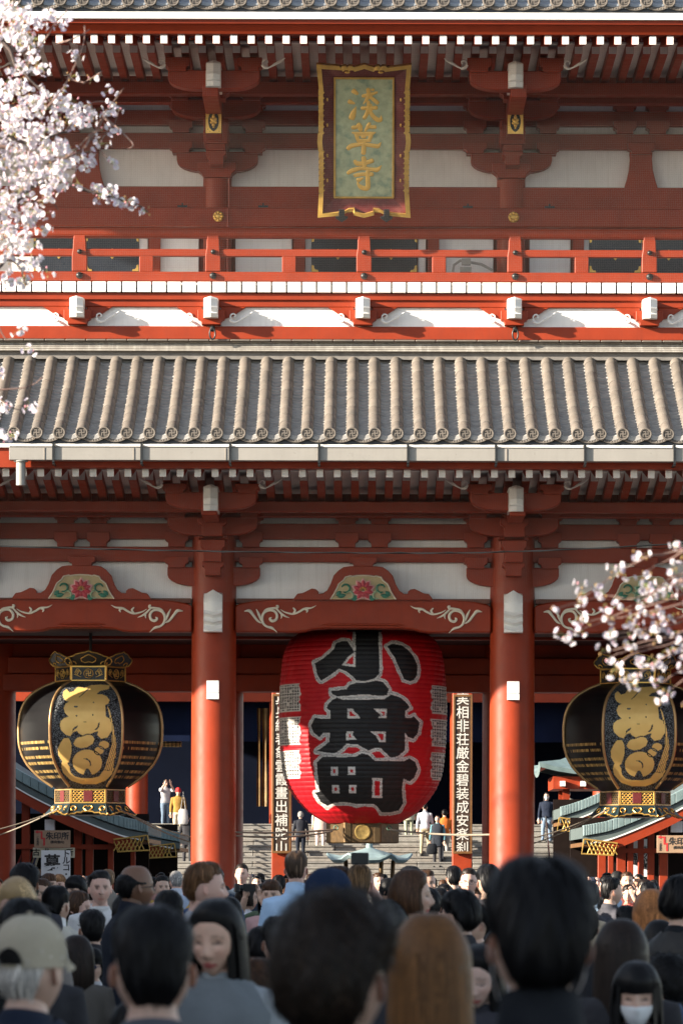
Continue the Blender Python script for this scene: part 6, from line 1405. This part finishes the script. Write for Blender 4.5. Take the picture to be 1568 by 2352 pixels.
# ---- the near crowd -------------------------------------------------
NV = (.012, .016, .026)
person(1240, 1968, 288, 3, 'mop', BK, NV, 'dark-suited man with thick black hair and high collar, seen from behind', thick=.030, collar=(.010, .012, .016), suit=(.012, .014, .020), mask_=True)
person(765, 2050, 300, -16, 'mop', (.016, .010, .0065), (.02, .02, .022), 'person with tousled brown-tipped black hair beside the golden-haired woman', thick=.034, curl=1.0)
person(352, 2080, 214, 4, 'short', BK, (.07, .075, .09), 'man with close-cropped black nape in grey jacket, seen from behind', thick=.020, suit=(.085, .09, .11))
person(990, 2096, 196, 8, 'long', GB, (.05, .05, .06), 'woman with long straight golden-brown hair seen from behind', fem=1, thick=.020, length=.42)
person(503, 2063, 132, 162, 'long', BK, (.30, .33, .35), 'young woman with long black hair and red lips facing the camera', fem=1, thick=.016, length=.36, nod=9, skin=(.60, .38, .285), suit=(.15, .17, .185))
person(62, 2120, 152, -25, 'short', (.50, .47, .43), (.012, .018, .035), 'old man in a beige cap with white hair and navy jacket', thick=.004, near='strap', cap=((.42, .37, .28), 'front'), suit=(.012, .018, .035))
person(15, 2242, 170, 20, 'mop', BK, (.03, .03, .035), 'person with dark curly hair in front of the beige cap wearer', thick=.034, curl=1.6)
person(575, 2200, 120, -70, 'bob', BR, (.10, .09, .08), 'brown-haired woman with tied-up hair and sunlit ear', fem=1, thick=.022, curl=.6)
person(1105, 2166, 118, 160, 'long', BK, (.04, .04, .05), 'woman with lowered eyes and black hair behind the golden-haired woman', fem=1, thick=.016, length=.25, nod=16, skin=(.62, .43, .36), eyes='down')
person(1425, 2108, 128, -6, 'long', DB, (.03, .03, .035), 'woman with long dark straight hair behind the dark-suited man', fem=1, thick=.020, length=.40)
person(1462, 2203, 132, 176, 'fringe', BK, (.10, .14, .24), 'girl with black fringe and white face mask looking toward the camera', fem=1, thick=.020, length=.26, mask_=True, nod=6)
person(1535, 2188, 118, 25, 'mop', BK, (.05, .08, .16), 'person with curly black hair beside the masked girl with fringe', thick=.034, curl=1.6)
person(1562, 2008, 96, -40, 'mop', BK, (.010, .012, .014), 'black-haired person in black jacket with backpack strap', thick=.028, suit=(.012, .014, .016))
person(1494, 2040, 84, -12, 'long', GI, (.02, .26, .11), 'woman with long ginger hair and green top', fem=1, thick=.022, length=.30, wave=.5)
person(680, 1955, 62, -8, 'short', (.06, .038, .025), (.36, .52, .72), 'tall man in light blue shirt with brown hair, seen from behind', thick=.024, collar=(.38, .54, .74), skin=SKP, suit=None)
person(745, 1995, 104, -60, 'none', BK, (.05, .05, .07), 'person in a dark blue cap behind the tousled head', thick=.02, cap=((.010, .022, .055), 'front'))
person(936, 1995, 90, -92, 'bob', BR, (.25, .24, .23), 'woman with chin-length brown bob in profile', fem=1, thick=.022, length=.13)
person(826, 1985, 66, 4, 'short', (.13, .075, .035), (.42, .44, .50), 'light-haired man holding a camera up with both hands', pose='photo', skin=SKP, thick=.022)
person(462, 1980, 86, -76, 'short', (.12, .06, .028), (.30, .31, .34), 'man with short ginger-brown hair in profile', skin=SKP, thick=.018)
person(305, 1984, 76, -62, 'bald', BK, (.012, .015, .022), 'balding man in black puffer jacket and glasses', skin=SKB, thick=.014, glasses='clear', collar=(.012, .015, .022), suit=(.014, .017, .025))
person(556, 1984, 35, 172, 'short', DB, (.03, .045, .07), 'smiling dark-haired man in navy sweater facing the camera near the pillar foot', skin=SKP, thick=.016, suit=(.03, .045, .065))
person(1076, 1993, 46, 176, 'short', DB, (.10, .10, .10), 'man with black-rimmed glasses and brown hair facing the camera', skin=SKP, thick=.016, glasses='clear')
person(1042, 1988, 42, 0, 'mop', BK, (.05, .05, .05), 'black-haired man just in front of the bespectacled man', thick=.024)
person(1122, 1984, 62, 10, 'mop', BK, (.04, .04, .045), 'black-haired head between the bespectacled man and the dark-suited man', thick=.026)
person(897, 2064, 98, 150, 'long', BK, (.06, .05, .05), 'woman with centre-parted black hair bowing her head', fem=1, thick=.018, length=.22, nod=38)
person(1058, 2042, 90, 35, 'mop', BK, (.03, .03, .035), 'large dark head of smooth black hair beside the brown bob', thick=.026)
person(1090, 2072, 80, 120, 'mop', BK, (.20, .17, .14), 'person with dark hair and sunlit cheek close to the dark-suited man', thick=.026, nod=20)
person(128, 2036, 68, -22, 'short', BK, (.52, .50, .44), 'man with cropped black hair in beige coat over white shirt', thick=.020, collar=(.72, .72, .72), suit=(.50, .47, .40))
person(58, 2066, 138, 15, 'mop', BK, (.03, .03, .04), 'broad head of black hair behind the beige cap', thick=.028)
person(45, 2015, 92, 165, 'long', BL, (.20, .18, .17), 'blonde woman with high forehead facing the camera', fem=1, skin=SKP, thick=.014, length=.2, nod=24)
person(57, 1984, 72, 0, 'mop', BK, (.04, .04, .05), 'black-haired head in front of the book stall', thick=.026)
person(178, 2012, 50, 142, 'fringe', BK, (.66, .66, .67), 'young man in white face mask and white shirt', thick=.022, mask_=True, suit=None)
person(213, 2090, 74, 6, 'short', BK, (.03, .03, .04), 'child with round black hair in front of the grey-jacketed man', thick=.024)
person(212, 2176, 78, 172, 'fringe', BK, (.50, .50, .52), 'boy wearing blue mirrored sunglasses', thick=.020, glasses='sun')
person(137, 2010, 36, 170, 'mop', (.25, .13, .06), (.20, .12, .10), 'sandy-haired person facing the camera below the white notice', skin=SKP, thick=.024)
person(248, 1998, 36, 30, 'short', (.20, .13, .08), (.20, .18, .16), 'brown-haired head behind the balding man', skin=SKP, thick=.024)
person(405, 2001, 34, 8, 'buzz', GY, (.34, .40, .52), 'man with shaved grey hair and pale collar', skin=SKP, thick=.008, collar=(.5, .55, .65))
person(388, 2046, 72, 0, 'mop', BK, (.10, .09, .08), 'dark head wearing an olive cap behind the grey-jacketed man', thick=.022, cap=((.045, .04, .028), 'beanie'))
person(527, 2060, 62, 10, 'long', BK, (.05, .05, .06), 'woman with long black hair beside the photographer in white', fem=1, thick=.020, length=.30)
person(563, 2032, 46, -80, 'bob', DB, (.66, .66, .70), 'photographer in white blouse holding a small black camera', fem=1, thick=.022, pose='photo', length=.12)
person(652, 2064, 42, 150, 'bob', GI, (.30, .22, .20), 'ginger-haired woman half hidden behind the blue shirt', fem=1, skin=SKP, thick=.016)
person(1400, 2014, 48, -65, 'short', BK, (.05, .05, .06), 'man with sunglasses pushed up on black hair in profile', thick=.022)
person(1393, 2050, 44, -50, 'bob', BK, (.09, .05, .06), 'woman with black hair bun close beside the sunglasses wearer', fem=1, thick=.020)
person(1418, 2000, 28, 135, 'short', BK, (.012, .012, .014), 'masked man in black cap and black T-shirt', thick=.016, mask_=True, cap=((.012, .012, .014), 'front'))
person(1443, 2030, 34, 168, 'bob', DB, (.62, .18, .14), 'photographer in red and white top raising a camera with a large lens', fem=1, pose='photo', thick=.020)
person(1488, 2024, 44, 0, 'mop', BK, (.04, .04, .05), 'black-haired head just behind the ginger hair', thick=.026)
person(500, 1998, 26, 150, 'none', BK, (.30, .18, .12), 'child in navy cap beside the red pillar', thick=.014, cap=((.01, .02, .07), 'front'))
person(1010, 2040, 52, 25, 'mop', BK, (.30, .20, .15), 'dark-haired woman with orange sleeve behind the brown bob', fem=1, thick=.024)
person(1350, 2020, 56, 20, 'mop', BK, (.04, .04, .05), 'black-haired head showing past the dark-suited man', thick=.026)
person(1200, 2120, 90, 150, 'mop', BK, (.5, .5, .5), 'short dark-haired person hidden mostly by the dark-suited man', thick=.022)
person(640, 2010, 34, 10, 'mop', BK, (.05, .05, .06), 'dark head beside the blue shirt shoulder', thick=.024)
person(590, 2012, 22, 185, 'short', BK, (.02, .02, .025), 'pale man in black looking out beside the pillar', thick=.014)
person(605, 2030, 24, 100, 'bob', BK, (.06, .10, .16), 'woman with black bun and blue denim jacket', fem=1, thick=.016)
person(622, 2052, 40, 0, 'mop', GI, (.20, .15, .12), 'curly auburn head beside the blue shirt sleeve', fem=1, thick=.026, curl=1.4)
for i, (dx, dt, wp_, yw, st_, hc_, tp, lb) in enumerate((
    (640, 2105, 96, 12, 'mop', BK, (.03, .03, .04), 'black-haired head tucked below the blue shirt'), (432, 2118, 92, -20, 'mop', DB, (.05, .05, .06), 'dark brown head between the grey jacket and the red-lipped woman'),
    (1150, 2128, 88, 170, 'bob', BK, (.20, .18, .17), 'woman peering out beside the dark-suited collar'), (1335, 2072, 86, 8, 'mop', BK, (.03, .03, .04), 'thick black hair at the suited shoulder'),
    (290, 2056, 70, -10, 'mop', BK, (.06, .06, .07), 'black-haired head below the balding man'), (178, 2148, 92, 14, 'long', DB, (.10, .09, .08), 'dark long hair behind the beige cap'),
    (850, 2128, 104, -14, 'bob', BK, (.05, .05, .06), 'black bob filling the gap behind the tousled head'), (1440, 2078, 66, 20, 'short', BK, (.35, .34, .33), 'cropped black head beside the ginger hair'),
    (20, 2150, 100, 10, 'mop', BK, (.03, .03, .03), 'black hair at the edge behind the beige cap brim'), (600, 2128, 84, -30, 'mop', BK, (.20, .20, .22), 'black hair between the red-lipped woman and the tousled head'),
    (1515, 2110, 88, 4, 'long', BK, (.04, .04, .05), 'long black hair below the backpack wearer'), (985, 2040, 62, 5, 'mop', BK, (.05, .05, .06), 'black head in front of the brown bob'),
    (310, 2300, 150, -18, 'mop', BK, (.05, .05, .06), 'short black-haired person low behind the grey jacket'), (690, 2030, 52, 8, 'mop', DB, (.05, .05, .06), 'dark head against the blue shirt back'))):
    person(dx, dt, wp_, yw, st_, hc_, tp, lb, thick=.024, fem=1. if st_ in ('bob', 'long') else 0., length=.25 if st_ == 'long' else .12 if st_ == 'bob' else 0.)
# held cameras
def camera_thing(loc, rz, label, k=1.):
    T = thing('handheld_camera', label, 'camera', loc, rz); MB().box(-.06*k, .06*k, -.02, .025, -.04*k, .04*k).build('camera_body', BLK, T, bevel=.006)
    MB().lathe_y([(.024*k, -.075), (.032*k, -.07), (.033*k, -.02), (.030*k, -.018)], 16).build('lens', BLK, T, 40)
for dx, dy, Y, rz, lb in ((826, 1972, 66, 180, 'silver compact camera held above the light-haired man'), (545, 2040, 46, 100, 'small black camera held by the woman in white blouse'), (1436, 2048, 34, -10, 'black camera with large lens before the face of the woman in red')):
    w_ = Y; Yc = FPX/(w_/(.156+.04))-DIST-.22; camera_thing((X(dx, Yc), Yc, Z(dy, Yc)), R(rz), lb)
# ---- people on the stairs -------------------------------------------
def on_stairs(dx, foot, ht, yaw, style, hc, top, tr, label, **k):
    # step whose tread shows at that row
    best = min(range(n_+1), key=lambda i: abs(Z(foot, YH-6.3+i*.33+.16)-i*rise)) if foot < 2000 else 0
    Yp = YH-6.3+best*.33+.14; zz = best*rise+.0 if best else 0
    if best: zz = (best)*rise
    return person(dx, 0, 0, yaw, style, hc, top, label, Y=Yp if best else YH-7, h=ht, stand_z=zz, trouser=tr, **k)
on_stairs(1254, 1937, 1.74, 172, 'short', BK, (.015, .018, .04), (.16, .22, .30), 'man in navy track jacket with white armbands and blue jeans walking down the stairs', pose='walk', mask_=True, thick=.015)
on_stairs(1303, 1936, 1.64, 178, 'bob', BK, (.50, .44, .34), (.03, .05, .10), 'woman in beige coat and dark jeans on the stairs', fem=1, thick=.015, suit=(.52, .45, .34))
on_stairs(380, 1905, 1.62, 200, 'bob', BK, (.40, .40, .42), (.12, .17, .24), 'woman in striped top and blue skirt taking a photo on the stairs', fem=1, pose='photo', thick=.014)
on_stairs(409, 1926, 1.68, 185, 'none', BK, (.30, .17, .04), (.50, .42, .30), 'person in red knit hat and mustard jacket on the stairs', cap=((.50, .03, .03), 'beanie'), thick=.01)
on_stairs(975, 1966, 1.72, -5, 'short', BK, (.40, .43, .48), (.30, .26, .18), 'man in pale grey shirt carrying a black bag up the stairs', pose='walk', thick=.015)
on_stairs(1020, 1980, 1.70, 4, 'bob', BK, (.58, .15, .03), (.32, .31, .30), 'woman in orange sweater and grey trousers climbing the stairs', fem=1, pose='walk', thick=.015)
on_stairs(735, 1960, 1.66, 0, 'long', DB, (.60, .47, .40), (.58, .46, .40), 'woman in a long pale pink dress climbing the stairs', fem=1, length=.2, thick=.015, suit=(.60, .47, .40))
on_stairs(938, 1935, 1.6, 10, 'bob', BK, (.30, .32, .22), (.32, .34, .25), 'person in pale checked dress near the top of the stairs', fem=1, thick=.015, suit=(.42, .42, .33))
on_stairs(380, 2010, 1.76, 4, 'short', BK, (.025, .027, .033), (.03, .03, .04), 'man in dark suit with cropped hair climbing from the stair foot', pose='walk', thick=.012, suit=(.025, .027, .033))
on_stairs(404, 2012, 1.72, 8, 'short', BK, (.04, .04, .045), (.04, .04, .05), 'man in charcoal sweater beside the dark-suited climber', thick=.012)
on_stairs(1308, 2000, 1.7, 176, 'short', BK, (.34, .14, .08), (.05, .05, .06), 'man in rust jacket at the stair foot', thick=.013)
on_stairs(1339, 2000, 1.72, 180, 'buzz', BK, (.70, .70, .70), (.05, .05, .06), 'man in white T-shirt at the stair foot', thick=.008, skin=SKT)
on_stairs(690, 1985, 1.62, 5, 'bob', GY, (.02, .022, .03), (.02, .02, .03), 'grey-haired person in dark coat at the stair foot', thick=.016)
on_stairs(1004, 1998, 1.68, 170, 'short', BK, (.10, .22, .26), (.03, .03, .04), 'man in dark jacket and aqua shirt at the stair foot', thick=.014, suit=(.02, .025, .035))
on_stairs(430, 1990, 1.70, 0, 'mop', DB, (.03, .03, .035), (.03, .03, .04), 'brown-haired person in black half behind the pillar', thick=.018)
# shoulder bags that hang from the stairs walkers
def bag(dx, dy, Y, c_, label, w_=.17, hh=.22):
    T = thing('shoulder_bag', label, 'bag', (X(dx, Y), Y-.16, Z(dy, Y))); m = MB(); P = np.array([[(r*math.cos(a)*w_, r*math.sin(a)*.06, z*hh) for a in np.linspace(0, 6.283, 16, False)] for r, z in ((.7, -1), (1, -.9), (1.05, -.3), (.85, .4), (.6, .55))]); m.grid(P, 0, cv=True); m.f.append(tuple(range(15, -1, -1))); m.m.append(0); m.build('pouch', cloth(c_), T, 60)
    MB().tube([(-.08, 0, .1), (0, .02, .75), (.08, 0, .1)], .012, 6).build('strap', cloth(c_), T)
bag(991, 1946, 66.5, (.01, .012, .02), 'black shoulder bag of the man in pale grey shirt'); bag(421, 1872, 67.5, (.42, .42, .42), 'large pale tote bag beside the mustard jacket', .16, .32)
# ---- filler crowd in the distance ------------------------------------
tops = [((.03, .03, .035), 'black'), ((.45, .45, .46), 'pale grey'), ((.05, .08, .16), 'navy'), ((.40, .33, .24), 'beige'), ((.20, .06, .05), 'maroon'), ((.62, .62, .62), 'white'), ((.28, .40, .56), 'light blue'), ((.40, .26, .06), 'mustard'), ((.10, .14, .09), 'olive'), ((.48, .30, .30), 'pink')]
hairs = [(BK, 'black'), (BK, 'black'), (DB, 'dark brown'), (BR, 'brown')]
rr_ = random.Random(21)
for i in range(124):
    Y = rr_.uniform(-42, 30) if i < 90 else rr_.uniform(8, 58); dx = rr_.uniform(-60, 1620) if i < 90 else rr_.uniform(330, 1330)
    x = X(dx, Y)
    if abs(Y) < 1.2 and min(abs(x-q) for q in SXS) < .9: continue
    if abs(Y-5.6) < 1.2 and min(abs(x-q) for q in SXS) < .9: continue
    if 34 < Y < 57 and abs(x) > 6: continue
    if abs(Y-YI) < 1.6 and abs(x) < 1.6: continue
    t, tn = rr_.choice(tops); hcol, hn = rr_.choice(hairs); fem = rr_.random() < .45; st_ = rr_.choice(['bob', 'long']) if fem else rr_.choice(['short', 'mop', 'short']); away = rr_.random() < .62
    yaw = rr_.gauss(0, 30) if away else 180+rr_.gauss(0, 40)
    lb = '%s %s-haired %s in %s, %s, %s' % ({'bob': 'bob-cut', 'long': 'long', 'short': 'cropped', 'mop': 'thick'}[st_], hn, 'woman' if fem else 'man', tn, 'back turned' if away else 'facing outward', 'before the gate' if Y < -3 else 'under the gate' if Y < 8 else 'beyond the gate')
    ph_on = rr_.random() < .16; lb = lb if not ph_on else lb.replace(', before', ' with phone raised, before').replace(', under', ' with phone raised, under').replace(', beyond', ' with phone raised, beyond')
    hp_ = rr_.uniform(1.52, 1.65) if fem else rr_.uniform(1.58, 1.73)
    if ph_on:
        dv = Vector((-math.sin(R(yaw)), math.cos(R(yaw)), 0)); k_ = hp_/1.7; pl = Vector((x, Y, 1.64*k_))+dv*.31*k_
        Tq = thing('phone', 'dark phone held up by the '+lb.split(',')[0], 'phone', pl, R(yaw), 'phones held up in the crowd'); MB().box(-.075, .075, -.004, .004, -.038, .038).build('phone_case', BLK, Tq, bevel=.003); MB().box(-.07, .07, -.0055, -.0042, -.034, .034).build('screen', mat('phone_screen', (.10, .14, .2), .2), Tq)
    person(0, 0, 0, yaw, st_, hcol, t, lb, pose='photo' if ph_on else 'stand', Y=Y, xw=x, h=hp_, fem=1. if fem else 0., thick=.018, length=.22 if st_ == 'long' else 0, group=lb, skin=rr_.choice([SKJ, SKJ, SKP, SKT]), trouser=(.04, .045, .06))
